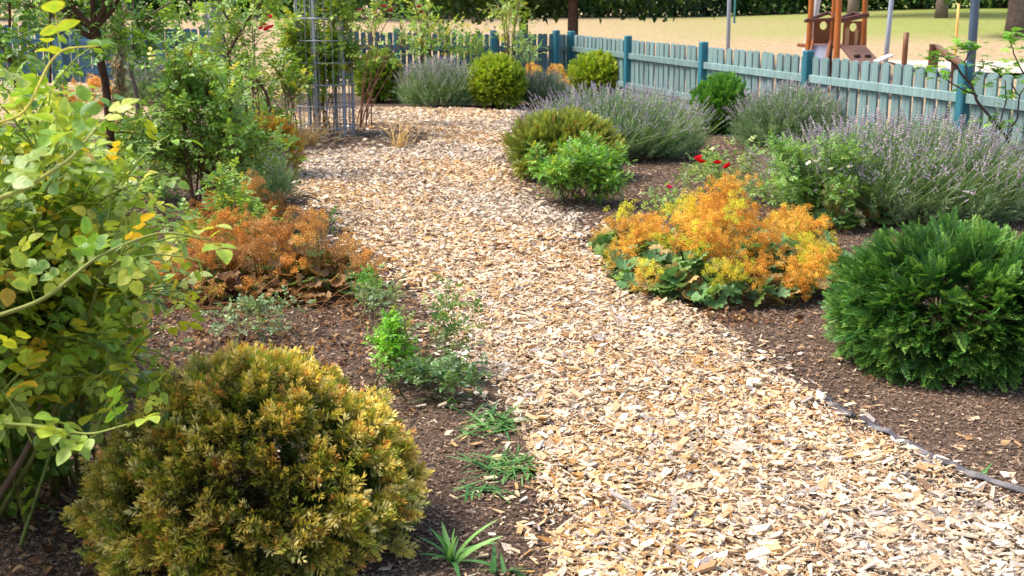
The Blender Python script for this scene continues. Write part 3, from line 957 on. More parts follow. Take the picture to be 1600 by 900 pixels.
# ------------------------------------------------------------------ poles, stakes
def pole(name, label, cat, x0, y0, x1, y1, D, r, col, m=M_METAL, topz=4.0, base=None, group=None):
    a, b = pt(x0, y0, D), pt(x1, y1, D)
    d = (b - a) / (b[2] - a[2]); z0 = float(field_z(a[0], D)) if base is None else base
    A = a + d * (z0 - a[2]); B = a + d * (topz - a[2])
    root = thing(name, label, cat, (A[0], A[1], A[2]), group)
    g = Geo(); g.tube([A, (A * 2 + B) / 3, (A + B * 2) / 3, B], r, col, 14); part(g, 'shaft', m, root, True)
    g = Geo(); g.tube([A, A + (B - A) * .012], r * 1.5, col * .9, 14); part(g, 'base_flange', m, root)
    if cat == 'lamp post':
        g = Geo(); g.tube([B, B + np.array([0, 0, .12]), B + np.array([0, 0, .2])], [r * 1.4, .16, .05], rgb(150, 155, 160), 14); part(g, 'lamp_head', m, root)
    return root
pole('lamp_post', 'straight grey metal pole standing behind the middle of the right fence', 'lamp post', 1137.5, 75, 1139.5, 0, 21, .034, rgb(140, 146, 158), topz=4.5)
pole('metal_pole', 'leaning pale grey metal pole between play tower and wooden stump post', 'pole', 1385, 84, 1393, 0, 21.5, .042, rgb(150, 158, 175), topz=3.4)
pole('dark_pole', 'thick dark blue pole rising behind the last fence post', 'pole', 1519, 70, 1524, 0, 15.5, .055, rgb(62, 78, 96), topz=3.5)
pole('thin_pole', 'thin teal pole far off against the tree line', 'pole', 1147.5, 28, 1148.5, 0, 45, .035, rgb(60, 140, 160), topz=4)
pole('wooden_stake', 'thin yellow wooden stake on the bank right of the stump', 'stake', 1494, 64, 1497.5, 15, 26, .028, rgb(222, 168, 88), M_WOOD, topz=1.3 + .1)
pole('stump_post', 'short dark brown wooden post standing upright in the sand', 'post', 1413, 96, 1416.5, 49, 22, .048, rgb(110, 68, 44), M_WOOD, topz=.92)

# beam climbing frame at the right
root = thing('beam_frame', 'low dark wooden beam frame behind the maple sapling', 'play equipment', tuple(pt(1470, 100, 19)[:2]) + (0,))
for (xa, ya) in ((1457, 69), (1463.5, 71)):
    t = pt(xa, ya, 19 + (xa > 1460) * .4); g = Geo()
    g.tube([(t[0], t[1], 0), t], .045, rgb(92, 60, 42), 10); part(g, 'leg', M_WOOD, root)
a, b = pt(1464, 74, 19.1), pt(1515, 108, 17.4); g = Geo(); g.tube([a, b], .05, rgb(104, 72, 52), 10); part(g, 'beam', M_WOOD, root)
a, b = pt(1492, 88, 19.4), pt(1494, 120, 19.4); b[2] = 0; g = Geo(); g.tube([b, a], .06, rgb(80, 58, 46), 10); part(g, 'leg', M_WOOD, root)

# ------------------------------------------------------------------ play tower
seed(41)
TD = 20.0
p0 = pt(1310, 90, TD)
tower = thing('play_tower', 'wooden play tower with two round window panels, slide and climbing ramp', 'play equipment', (p0[0], p0[1], 0))
OR = rgb(158, 88, 34); BR = rgb(116, 66, 34); DKB = rgb(78, 46, 34)
def tpt(x, y, D=TD): return pt(x, y, D)
def ppost(xa, ya, xb, yb, D, r, col, zt=2.6):
    a, b = tpt(xa, ya, D), tpt(xb, yb, D); d = (b - a) / (b[2] - a[2]); A = a - d * a[2]; B = a + d * (zt - a[2])
    g = Geo(); m = (A + B) / 2 + np.array([.015, 0, 0]); g.tube(bez(A, m, B, 7), r * np.array([1.05, 1, 1.04, .97, 1.02, .98, .95]), col, 12); part(g, 'post', M_WOOD, tower, True)
ppost(1262.5, 70, 1267.5, 0, TD, .046, OR)
ppost(1307, 70, 1310, 0, TD - .75, .050, OR)
ppost(1300, 40, 1303, 0, TD + .3, .036, OR)
ppost(1349, 70, 1351, 0, TD + .15, .042, OR)
ppost(1272, 20, 1276, 0, TD + 1.2, .07, rgb(196, 190, 186), 3)
def panel_hole(xa, xb, yt, yb, D, hx, hy, hr, col, name='window_panel'):
    """board with a round hole: ring of quads between the hole and the outline"""
    A, B = tpt(xa, yb, D), tpt(xb, yt, D); w = B[0] - A[0]; hgt = B[2] - A[2]
    hc = tpt(hx, hy, D); u0, v0 = hc[0] - A[0], hc[2] - A[2]; rr = hr * D / F
    n = 24; an = np.arange(n) / n * 2 * math.pi
    outer = []
    for t in an:
        c, s = math.cos(t), math.sin(t); k = 1e9
        if c > 1e-6: k = min(k, (w - u0) / c)
        if c < -1e-6: k = min(k, -u0 / c)
        if s > 1e-6: k = min(k, (hgt - v0) / s)
        if s < -1e-6: k = min(k, -v0 / s)
        outer.append((u0 + c * k, v0 + s * k))
    # snap nearest ring points to the corners
    for cx, cy in ((0, 0), (w, 0), (w, hgt), (0, hgt)):
        q = min(range(n), key=lambda z: (outer[z][0] - cx) ** 2 + (outer[z][1] - cy) ** 2); outer[q] = (cx, cy)
    inner = [(u0 + rr * math.cos(t), v0 + rr * 1.15 * math.sin(t)) for t in an]
    V = [[A[0] + u, D + dy, A[2] + v] for dy in (-.012, .012) for ring in (outer, inner) for u, v in ring]
    f = []
    for i in range(n):
        j = (i + 1) % n
        f += [[i, j, n + j, n + i], [2 * n + j, 2 * n + i, 3 * n + i, 3 * n + j], [n + i, n + j, 3 * n + j, 3 * n + i], [j, i, 2 * n + i, 2 * n + j]]
    g = Geo(); g.raw(V, {4: f}, col); part(g, name, M_WOOD, tower)
panel_hole(1270, 1298, 31, 68, TD + .05, 1286.5, 40, 5.5, BR)
panel_hole(1316, 1347, 33, 70, TD + .1, 1333, 42.5, 5.5, rgb(124, 72, 40))
a = tpt(1321, 70, TD + .06); b = tpt(1341, 40, TD + .06); g = Geo()
g.box(((a[0] + b[0]) / 2 - .07, TD + .075, (a[2] + b[2]) / 2 - .02), (.06, .02, (b[2] - a[2]) * .9), rgb(176, 136, 100)); g.box(((a[0] + b[0]) / 2 + .075, TD + .075, (a[2] + b[2]) / 2 - .03), (.05, .02, (b[2] - a[2]) * .8), rgb(168, 128, 94)); part(g, 'worn_board', M_WOOD, tower)
def tbeam(xa, ya, Da, xb, yb, Db, w, col, name):
    a, b = tpt(xa, ya, Da), tpt(xb, yb, Db); c = (a + b) / 2; L = np.linalg.norm(b - a)
    g = Geo(); g.box(c, (L, w[0], w[1]), col, frames(np.array([b - a]), np.array([0, 0, 1.0]))[0], .008); part(g, name, M_WOOD, tower)
tbeam(1258, 32, TD - .1, 1308, 30, TD - .1, (.05, .055), rgb(96, 54, 40), 'rail')
tbeam(1258, 33, TD - .14, 1294, 20, TD + .4, (.05, .05), DKB, 'roof_board')
tbeam(1294, 20, TD + .4, 1310, 27, TD + .2, (.05, .05), DKB, 'roof_board')
tbeam(1309, 33, TD - .3, 1357, 23, TD - .1, (.06, .075), rgb(92, 50, 42), 'roof_board')
tbeam(1315, 28, TD + .4, 1335, 21, TD + .6, (.05, .06), DKB, 'roof_board')
tbeam(1335, 21, TD + .6, 1355, 25, TD + .2, (.05, .05), DKB, 'roof_board')
tbeam(1296, 68, TD - .05, 1299, 130, TD - .05, (.06, .05), DKB, 'brace')
a = tpt(1262, 70); b = tpt(1352, 70); g = Geo(); g.box(((a[0] + b[0]) / 2, TD + .35, a[2] - .03), (b[0] - a[0], .8, .05), BR, None, .005); part(g, 'deck', M_WOOD, tower)
# slide: steel chute between two wooden cheeks
sa, sb = tpt(1270, 70, TD - .05), tpt(1297, 70, TD - .05); dn = np.array([-.42, -1.25, -.62])
w = sb - sa; g = Geo(); V = []
for t in np.linspace(0, 1, 8):
    q = sa + dn * t + np.array([0, 0, .05 * t * t]); V += [q, q + w, q - np.array([0, 0, .02]), q + w - np.array([0, 0, .02])]
f = []
for k in range(7):
    a = k * 4; f += [[a, a + 1, a + 5, a + 4], [a + 2, a + 6, a + 7, a + 3], [a, a + 4, a + 6, a + 2], [a + 1, a + 3, a + 7, a + 5]]
g.raw(V, {4: f}, rgb(205, 208, 220)); part(g, 'slide', M_STEEL, tower)
for q in (sa, sb):
    g = Geo(); c = q + dn * .5 + np.array([0, 0, .035]); g.box(c, (np.linalg.norm(dn), .035, .13), rgb(128, 76, 48), frames(np.array([dn]), np.array([0, 0, 1.0]))[0], .005); part(g, 'slide_cheek', M_WOOD, tower)
# climbing ramp with grips
ra, rb_ = tpt(1313, 71, TD - .1), tpt(1352, 71, TD - .1); dn = np.array([.22, -1.1, -.55]); w = rb_ - ra; g = Geo()
V = [ra, rb_, rb_ + dn + w * .15, ra + dn, ]; V = V + [v - np.array([0, 0, .03]) for v in V]
g.raw(V, {4: [[0, 3, 2, 1], [4, 5, 6, 7], [0, 1, 5, 4], [1, 2, 6, 5], [2, 3, 7, 6], [3, 0, 4, 7]]}, rgb(106, 78, 66)); part(g, 'climbing_ramp', M_WOOD, tower)
for (u, v) in ((.3, .3), (.72, .3), (.5, .62), (.25, .85), (.8, .85)):
    g = Geo(); c = ra + w * u + dn * v + np.array([0, -.01, .02]); g.box(c, (.10, .05, .04), rgb(60, 44, 38), None, .01); part(g, 'grip', M_WOOD, tower)
tbeam(1369, 96, 19.2, 1392, 86, 19.5, (.12, .03), rgb(214, 206, 200), 'ramp_edge')

# ------------------------------------------------------------------ obelisks of grey bars
def obelisk(label, px, py, rad, hgt, step, D=None):
    b = gp(px, py) if D is None else np.array([*pt(px, 60, D)[:2], 0])
    root = thing('wire_column', label, 'trellis', (b[0], b[1], 0), 'grey wire columns for roses')
    gc = rgb(138, 140, 146)
    for k in range(6):
        a = k * math.pi / 3 + .3; x, y = b[0] + rad * math.cos(a), b[1] + rad * math.sin(a)
        g = Geo(); g.box((x, y, hgt / 2), (.032, .018, hgt), gc, rot(a + 1.57)); part(g, 'upright', M_METAL, root)
    g = Geo()
    for k in range(24):
        a = k * math.pi / 12 + .43; x, y = b[0] + rad * .97 * math.cos(a), b[1] + rad * .97 * math.sin(a)
        g.tube([(x, y, 0.01), (x, y, hgt)], .0045, gc * .95, 5)
    part(g, 'wires', M_METAL, root)
    z = .12
    a = np.linspace(0, 2 * math.pi, 37)
    while z < hgt:
        g = Geo(); g.tube(np.stack([b[0] + (rad + .014) * np.cos(a), b[1] + (rad + .014) * np.sin(a), np.full(37, z)], 1), .007, gc, 6, False)
        part(g, 'hoop', M_METAL, root); z += step
    return root
obelisk('tall grey wire column wrapped in rose leaves on the island bed', 512, 214, .30, 2.5, .235)
obelisk('small far wire column at the end of the slate blue fence', 335, 100, .12, 1.45, .30, D=18.6)

# ------------------------------------------------------------------ the named plants
GOLD0 = [rgb(58, 84, 26), rgb(40, 66, 22), rgb(86, 100, 32)]
GOLD1 = [rgb(240, 214, 104), rgb(250, 232, 150), rgb(222, 198, 74), rgb(164, 172, 58), rgb(224, 164, 80)]
yew('large clipped golden yew mound with orange scorched tips beside the path', gp(384, 884) + np.array([0, .14, 0]), .437, .44, .20, .335, 4600, .047, Y_GOLD, GOLD0, GOLD1, [.27, .17, .18, .28, .10], sd=51, up=.2, rough=.10, clump=420, clr=.045, peak=.26,
    patch=(.95, [rgb(196, 116, 48), rgb(170, 92, 40), rgb(214, 150, 80)]), name='golden_yew')
yew('large dark green yew mound with feathery sprays at the right edge', gp(1482, 566), .475, .46, .225, .325, 3300, .098, Y_FLAT, [rgb(30, 62, 24), rgb(40, 78, 28)], [rgb(92, 140, 54), rgb(70, 118, 46), rgb(120, 160, 66)], sd=52, up=-.05, rough=.09, clump=330, clr=.06, name='green_yew')
yew('olive bronze yew mound at the bend of the path', gp(880, 280), .47, .43, .26, .30, 1600, .11, Y_FLAT, [rgb(80, 104, 38), rgb(62, 88, 30)], [rgb(178, 182, 74), rgb(146, 160, 60), rgb(176, 140, 66)], [.45, .45, .10], sd=53, up=.5, rough=.07, clump=200, clr=.07, peak=.1, name='bronze_yew', patch=(.55, [rgb(158, 124, 58), rgb(146, 134, 60)]))
BALLG0 = [rgb(78, 108, 28), rgb(94, 124, 32)]; BALLG1 = [rgb(168, 188, 52), rgb(142, 168, 44), rgb(190, 200, 72)]
yew('round bright green conifer ball in front of the back fence', gp(776, 168), .37, .36, .33, .36, 900, .13, Y_FAR, BALLG0, BALLG1, sd=54, rough=.05, name='conifer_ball', group='round conifer balls')
yew('conifer ball just right of the wire column', gp(594, 160), .33, .33, .34, .37, 800, .13, Y_FAR, [rgb(54, 84, 24), rgb(66, 94, 28)], [rgb(112, 142, 40), rgb(136, 158, 46)], sd=55, rough=.05, name='conifer_ball', group='round conifer balls')
yew('conifer ball half hidden behind the wide lavender, near the corner post', gp(933, 150), .40, .36, .30, .32, 800, .15, Y_FAR, BALLG0, BALLG1, sd=56, up=.8, rough=.06, name='conifer_ball', group='round conifer balls')
yew('upright dark green conifer between the lavenders by the fence', gp(1124, 210), .29, .28, .28, .33, 900, .13, Y_FAR, [rgb(48, 88, 28), rgb(58, 100, 34)], [rgb(110, 160, 54), rgb(86, 138, 46)], sd=57, up=.9, rough=.10, name='upright_conifer')
yew('golden yellow yew behind the left rose bush near the path', gp(412, 282), .33, .32, .24, .28, 800, .09, Y_FLAT, [rgb(120, 110, 30), rgb(90, 92, 28)], [rgb(210, 180, 56), rgb(184, 162, 52), rgb(196, 130, 50)], sd=58, rough=.08, name='golden_yew')
yew('golden tipped yew ball below the slate blue fence', gp(302, 160), .34, .32, .38, .36, 700, .12, Y_FAR, [rgb(60, 60, 22), rgb(50, 52, 20)], [rgb(206, 190, 60), rgb(186, 176, 60), rgb(130, 118, 40)], sd=59, rough=.05, name='golden_yew')
yew('small green conifer behind the conifer ball of the back bed', gp(745, 140), .30, .3, .28, .3, 500, .14, Y_FAR, BALLG0, BALLG1, sd=60, up=.8, rough=.08, name='conifer_ball', group='round conifer balls')
yew('green conifer top behind the golden tipped yew ball', gp(325, 140), .36, .3, .36, .36, 500, .14, Y_FAR, BALLG0, BALLG1, sd=61, up=.6, rough=.08, name='conifer_ball', group='round conifer balls')

PUR = [rgb(172, 152, 178), rgb(188, 172, 186), rgb(150, 132, 164), rgb(200, 186, 190)]
GREYP = [rgb(186, 166, 182), rgb(200, 184, 190), rgb(162, 144, 168), rgb(178, 156, 174)]
LST = [rgb(150, 176, 92), rgb(170, 188, 112), rgb(130, 162, 84)]
LLF = [rgb(134, 160, 108), rgb(110, 142, 94), rgb(156, 176, 134)]
lavender('wide leaning lavender behind the bronze yew mound', gp(968, 256) + np.array([0, .5, 0]), 1.02, .64, 1700, 3200, 71, PUR, LST, LLF, ry=.75)
lavender('rounded lavender with few flowers close to the fence', gp(1240, 232) + np.array([0, .15, 0]), .64, .62, 950, 2600, 72, GREYP, [rgb(134, 160, 84), rgb(116, 146, 74)], LLF, ry=.5)
lavender('big faded lavender behind the dark green yew mound', gp(1430, 352) + np.array([.05, .4, 0]), 1.06, .66, 2300, 4200, 73, GREYP, LST, LLF, ry=.85)
lavender('grey purple lavender in the back bed beside a conifer ball', gp(682, 170) + np.array([0, .2, 0]), .60, .66, 1000, 1500, 74, PUR, LST, LLF, ry=.45)
lavender('small silvery lavender between conifer ball and wide lavender', gp(850, 168) + np.array([0, .3, 0]), .42, .50, 500, 800, 75, PUR, LST, [rgb(120, 140, 120), rgb(104, 128, 100)], ry=.4)
lavender('small lavender with violet heads at the left edge of the path', gp(405, 318), .30, .42, 260, 420, 76, [rgb(146, 124, 176), rgb(126, 108, 160), rgb(166, 148, 178)], LST, LLF, ry=.28)
lavender('pale lavender far left in front of the slate blue fence', gp(235, 165), .50, .66, 700, 900, 77, GREYP, [rgb(150, 168, 96), rgb(132, 156, 84)], LLF, ry=.4)
lavender('low lavender behind the white flowered rose bush', gp(1490, 250) + np.array([.3, .3, 0]), .7, .55, 700, 1000, 78, GREYP, LST, LLF, ry=.5)

ORG = [rgb(226, 172, 70), rgb(214, 152, 62), rgb(234, 188, 84), rgb(228, 204, 70), rgb(210, 206, 68)]
MLF = [rgb(104, 142, 80), rgb(86, 124, 72), rgb(134, 162, 84), rgb(116, 150, 96), rgb(178, 152, 96)]
mantle("broad lady's mantle with bright orange flower froth right of the path", gp(1128, 452) + np.array([0, .10, 0]), .60, .60, .45, 2300, 520, 81, ORG, [.34, .16, .26, .15, .09], MLF, fls=.052, per=26, leafs=.10)
mantle("smaller yellow orange lady's mantle at the path's edge", gp(985, 400), .20, .28, .27, 210, 110, 82, ORG, [.3, .1, .25, .25, .1], MLF, fls=.055)
mantle("orange yellow lady's mantle touching the dark green yew", gp(1255, 432) + np.array([0, .2, 0]), .26, .28, .34, 330, 110, 83, ORG, [.25, .1, .25, .3, .1], MLF, fls=.060)
mantle("low orange lady's mantle behind the white rose", gp(1360, 352), .14, .14, .25, 60, 24, 84, ORG, [.5, .4, .1, 0, 0], MLF, fls=.06)
mantle("orange lady's mantle in the back bed before the corner post", gp(850, 150) + np.array([0, .3, 0]), .50, .40, .42, 520, 50, 85, ORG, [.4, .1, .35, .1, .05], MLF, fls=.09)
mantle("orange yellow lady's mantle behind the first conifer ball", gp(785, 146) + np.array([0, .2, 0]), .36, .3, .46, 260, 20, 86, ORG, [.3, .1, .35, .15, .1], MLF, fls=.09)
DRYO = [rgb(220, 158, 76), rgb(202, 138, 64), rgb(228, 176, 96), rgb(186, 138, 80)]
DRYL = [rgb(150, 112, 70), rgb(110, 126, 60), rgb(172, 132, 84), rgb(96, 122, 58), rgb(140, 104, 62)]
mantle("rusty orange lady's mantle with dead leaves leaning onto the path", gp(510, 462), .27, .28, .36, 250, 140, 87, DRYO, [.4, .25, .2, .15], DRYL, fls=.060, leafs=.08, per=20)
mantle("rusty lady's mantle behind the foreground rose leaves", gp(410, 455), .42, .40, .44, 440, 260, 88, DRYO, [.3, .35, .15, .2], DRYL, fls=.058, leafs=.08, per=22)
mantle("rusty lady's mantle below the small violet lavender", gp(372, 368), .34, .36, .42, 300, 150, 89, DRYO, [.35, .3, .2, .15], DRYL, fls=.058, leafs=.08, per=22)
mantle("faded orange lady's mantle seen past the gnarled tree trunk", gp(140, 170), .5, .4, .42, 360, 30, 90, DRYO, [.4, .3, .2, .1], MLF, fls=.09)

mantle("rusty lady's mantle tucked between foreground rose leaves and bare mulch", gp(320, 462), .34, .30, .36, 300, 150, 187, DRYO, [.4, .25, .15, .2], DRYL, fls=.058, leafs=.08, per=20)
# rose bushes
RL0 = [rgb(118, 154, 46), rgb(142, 172, 56), rgb(88, 128, 42), rgb(160, 182, 68)]
RL1 = [rgb(192, 196, 52), rgb(214, 198, 60), rgb(150, 182, 72), rgb(228, 178, 50), rgb(196, 206, 120)]
MG0 = [rgb(108, 148, 62), rgb(128, 166, 72), rgb(92, 130, 56)]
MG1 = [rgb(136, 172, 68), rgb(160, 184, 74), rgb(200, 190, 70)]
big, _ = leafy('large yellow green rose bush filling the near left side', gp(60, 770), (-1.34, 2.9, .88, .58, .52, .40), 46, 1000, .040, .070, L_BIG, RL0, RL1, [.34, .24, .24, .10, .08], sd=91, stemc=(120, 122, 60), cr=.008, spread=.12, shoot=(.10, .24), twigs=(.5, 1))
leafy('low fresh green rose growth at the foot of the near left bush', gp(-10, 790), (-1.52, 3.35, .36, .34, .40, .30), 14, 170, .045, .078, L_BIG, [rgb(96, 140, 50), rgb(84, 126, 46), rgb(116, 156, 58)], RL1, [.3, .1, .5, .05, .05], sd=89, stemc=(104, 112, 56), cr=.005, shoot=(.10, .2), thin=.15)
# long arching canes with their leaves in the foreground
def cane(root, pts, r, leaves, sd, col=(150, 150, 70), ls=.078, n=10):
    seed(sd); pts = np.array(pts)
    m = len(pts); tt = np.linspace(0, m - 1, 24); P = np.stack([np.interp(tt, np.arange(m), pts[:, k]) for k in range(3)], 1)
    for _ in range(3): P[1:-1] = (P[:-2] + P[1:-1] * 2 + P[2:]) / 4
    g = Geo(); g.tube(P, r * np.linspace(1, .4, 24), rgb(*col), 8); part(g, 'cane', M_STEM, root, True)
    k = (np.linspace(.15, 1, n) * 23).astype(int); Q = P[k]; ax = nrm(np.gradient(P, axis=0)[k])
    d = nrm(ax * .5 + rdir(n) * .8 + np.array([0, -.1, .2])); up = nrm(np.array([0, -.3, 1.0]) + R.normal(0, .25, (n, 3)))
    C0 = mixc(RL0, n, .15); C1 = mixc(RL1, n, .1, [.32, .2, .3, .06, .12]) * .5 + C0 * .5
    g = Geo(); g.multi(L_BIG, frames(d, up), Q, C0, C1, ls * R.uniform(.8, 1.2, n)); part(g, 'foliage', M_ROSE, root)
cane(big, [pt(-40, 505, 2.3), pt(70, 470, 2.35), pt(150, 400, 2.4), pt(250, 360, 2.5), pt(330, 375, 2.5)], .0048, 8, 92, n=9, col=(128, 132, 60))
cane(big, [gp(-10, 820), pt(60, 700, 3.1), pt(120, 560, 3.0), pt(160, 420, 2.9)], .009, 6, 93, col=(104, 110, 56), n=6)
cane(big, [pt(-20, 660, 2.6), pt(60, 665, 2.55), pt(140, 680, 2.5), pt(210, 660, 2.5)], .004, 8, 94, col=(150, 160, 76), n=8)
cane(big, [gp(30, 860), pt(85, 690, 3.05), pt(105, 560, 3.1)], .006, 5, 95, col=(96, 110, 50), n=4)
cane(big, [gp(-40, 840), pt(50, 690, 3.1), pt(70, 600, 3.1)], .012, 3, 96, col=(112, 92, 76), n=2)
cane(big, [pt(-30, 200, 2.0), pt(40, 180, 2.05), pt(75, 100, 2.1), pt(100, 75, 2.1), pt(155, 72, 2.1)], .0028, 8, 97, col=(190, 176, 74), n=4)
cane(big, [pt(-60, 330, 1.9), pt(30, 300, 2.0), pt(110, 250, 2.1), pt(150, 200, 2.2)], .005, 8, 98, col=(150, 150, 70), n=9)
big2, _ = leafy('lime green rose foliage behind the near left bush', gp(30, 560), (-1.80, 4.3, .60, .62, .6, .42), 26, 380, .045, .080, L_BIG, RL0, RL1, [.32, .22, .3, .04, .12], sd=99, stemc=(110, 110, 56), cr=.008)
leafy('dense mid green rose bush beside the path on the left', gp(330, 345), (-2.02, 8.2, .68, .60, .50, .40), 22, 400, .035, .085, L_MID, MG0, MG1, [.5, .4, .1], sd=101, stemc=(88, 62, 44), cr=.010, shoot=(.12, .3))
leafy('sprawling rose bush left of the wire column', gp(455, 225), (-2.5, 12.8, .55, .50, .5, .48), 14, 130, .05, .11, L_MID, [rgb(96, 136, 44), rgb(76, 114, 40)], MG1, sd=102, thin=.5, stemc=(96, 66, 48), cr=.008)
leafy('climbing rose winding through the tall wire column', gp(512, 208), (-2.06, 13.55, 1.15, .50, .42, .85), 20, 420, .05, .12, L_MID, [rgb(122, 160, 48), rgb(96, 136, 42)], [rgb(176, 190, 64), rgb(206, 190, 70), rgb(146, 176, 60)], sd=103, stemc=(110, 84, 56), cr=.007, shoot=(.15, .35))
rb, Pq = leafy('leggy rose with bare brown canes right of the wire column', gp(563, 200), (-1.35, 14.6, 1.18, .42, .3, .42), 8, 46, .06, .11, L_MID, [rgb(122, 156, 60), rgb(98, 136, 50)], MG1, sd=104, stemc=(110, 66, 52), cr=.009, twigs=(.7, 1))
add_flowers(rb, [pt(612, 18, 14.4), pt(600, 12, 14.5)], rgb(120, 20, 40), rgb(170, 40, 60), .05)
rb, Pq = leafy('thin rose bush with light leaves above the back lavender', gp(678, 150), (-1.22, 17.6, 1.12, .5, .4, .42), 10, 90, .06, .13, L_MID, [rgb(110, 150, 62), rgb(130, 164, 70)], MG1, sd=105, stemc=(96, 68, 52), cr=.009, twigs=(.5, 1))
add_flowers(rb, [pt(658, 20, 17.4), pt(655, 12, 17.3), pt(562, 18, 14.3)], rgb(130, 24, 44), rgb(150, 40, 60), .05)
leafy('slender standard rose with pale bark before the back fence', gp(795, 160), (-.02, 16.2, 1.62, .32, .3, .42), 7, 80, .06, .10, L_MID, [rgb(140, 164, 60), rgb(116, 148, 50)], MG1, sd=106, stemc=(150, 128, 96), cr=.010, spread=.01, twigs=(.5, 1))
leafy('blue green young rose at the foot of the slender standard rose', gp(812, 150), (.22, 17.6, .95, .25, .2, .24), 5, 36, .06, .11, L_MID, [rgb(108, 150, 100), rgb(128, 166, 112)], MG1, sd=107, stemc=(110, 100, 70), cr=.006)
leafy('small rose growing through the pickets of the back fence', gp(735, 146), (-.66, 18.6, .82, .28, .2, .30), 5, 50, .06, .10, L_MID, [rgb(86, 132, 56), rgb(104, 148, 60)], MG1, sd=108, stemc=(90, 80, 50), cr=.006)
rb, Pq = leafy('rose sprays with red blooms between gnarled tree and wire column', gp(400, 240), (-2.75, 12.2, 1.28, .45, .35, .42), 10, 80, .05, .11, L_MID, MG0, MG1, sd=109, stemc=(80, 58, 44), cr=.009, twigs=(.6, 1))
add_flowers(rb, [pt(418, 47, 12.1), pt(422, 29, 12.1), pt(412, 40, 12), pt(424, 44, 12.2), pt(408, 46, 12.1)], rgb(214, 30, 40), rgb(200, 20, 60), .05)

BG0 = [rgb(92, 138, 48), rgb(112, 158, 52), rgb(74, 118, 44)]
leafy('bright fresh green shrub rose below the bronze yew mound', gp(895, 318) + np.array([0, .1, 0]), (.47, 8.95, .26, .40, .34, .23), 30, 620, .022, .048, L_MID, BG0, [rgb(128, 184, 56), rgb(150, 196, 70), rgb(190, 190, 70)], [.5, .35, .15], sd=111, stemc=(92, 70, 44), cr=.004, shoot=(.08, .17), name='shrub_rose', thin=.4)
rb, Pq = leafy('low rose with three red blooms behind the orange froth', gp(1112, 292), (1.55, 8.85, .24, .38, .28, .20), 12, 150, .035, .055, L_MID, [rgb(112, 146, 70), rgb(92, 130, 56)], [rgb(160, 176, 90), rgb(186, 190, 110)], sd=112, stemc=(92, 84, 50), cr=.004, shoot=(.08, .18))
add_flowers(rb, [pt(1095, 255, 8.4), pt(1121, 257, 8.4), pt(1138, 262, 8.35), pt(1092, 249, 8.5)], rgb(214, 14, 26), rgb(200, 8, 34), .045)
rb, Pq = leafy('tiny rose with a single pink bloom beside the orange froth', gp(1044, 318), (1.03, 7.95, .13, .22, .16, .10), 8, 50, .03, .05, L_MID, [rgb(120, 156, 70), rgb(98, 136, 60)], [rgb(170, 190, 80)], sd=113, stemc=(92, 84, 50), cr=.003, shoot=(.06, .12))
add_flowers(rb, [pt(1045, 294, 7.7)], rgb(206, 30, 80), rgb(190, 30, 90), .034)
rb, Pq = leafy('rose bush with small white blooms before the faded lavender', gp(1285, 345) + np.array([0, .2, 0]), (2.05, 8.05, .32, .50, .40, .27), 24, 520, .028, .055, L_MID, [rgb(92, 134, 56), rgb(112, 152, 62)], [rgb(150, 178, 84), rgb(128, 166, 70)], sd=114, stemc=(92, 84, 50), cr=.004, shoot=(.08, .17))
add_flowers(rb, [pt(1282, 251, 8.0), pt(1273, 254, 7.9), pt(1264, 256, 7.9), pt(1328, 262, 7.9), pt(1298, 266, 7.8), pt(1240, 262, 8)], rgb(240, 240, 230), rgb(235, 235, 215), .026)
mantle('cream dried flower heads in front of the white rose', gp(1308, 362), .13, .12, .27, 42, 20, 115, [rgb(216, 204, 150), rgb(196, 180, 120)], [.6, .4], [rgb(84, 116, 60)], fls=.05)
leafy('pale tiny rose seedlings on bare mulch near the fence', gp(1205, 245), (2.7, 10.6, .14, .35, .2, .10), 7, 40, .04, .05, L_MID, [rgb(150, 170, 90), rgb(120, 150, 70)], MG1, sd=116, cr=.003, shoot=(.05, .1))

# small shrubs along the left edge of the path
leafy('low green rose growth under the dense mid green rose bush', gp(335, 385), (-1.78, 7.0, .22, .42, .32, .20), 14, 190, .035, .07, L_MID, MG0, MG1, sd=128, stemc=(92, 74, 48), cr=.004, shoot=(.08, .18))
leafy('low yellow green growth between gnarled tree and rose bush', gp(215, 300), (-2.95, 8.8, .28, .55, .5, .26), 16, 220, .04, .09, L_MID, MG0, MG1, sd=129, stemc=(92, 74, 48), cr=.005, shoot=(.1, .22))
seed(120)
leafy('compact lime green seedling shrub beside the rose sucker', gp(622, 590), (-.47, 4.62, .17, .10, .09, .11), 14, 150, .014, .030, L_MID, [rgb(110, 176, 40), rgb(128, 192, 48)], [rgb(150, 206, 62)], sd=121, stemc=(96, 84, 40), cr=.003, shoot=(.03, .08), name='seedling_shrub', cat='shrub', spread=.02)
leafy('rose sucker with small leaves leaning over the wood chips', gp(650, 615), (-.33, 4.72, .26, .19, .17, .16), 7, 60, .03, .05, L_MID, [rgb(78, 112, 52), rgb(96, 132, 60)], [rgb(124, 156, 74), rgb(150, 160, 80)], sd=122, stemc=(110, 104, 60), cr=.004, shoot=(.06, .13), name='rose_sucker')
leafy('low creeping green growth at the foot of the rose sucker', gp(690, 605), (-.30, 4.35, .07, .20, .14, .07), 14, 120, .025, .042, L_MID, [rgb(74, 110, 62), rgb(90, 130, 66), rgb(60, 96, 50)], [rgb(120, 150, 80)], sd=123, stemc=(90, 90, 50), cr=.003, shoot=(.04, .1), name='creeping_weed', cat='weed', zmin=.015)
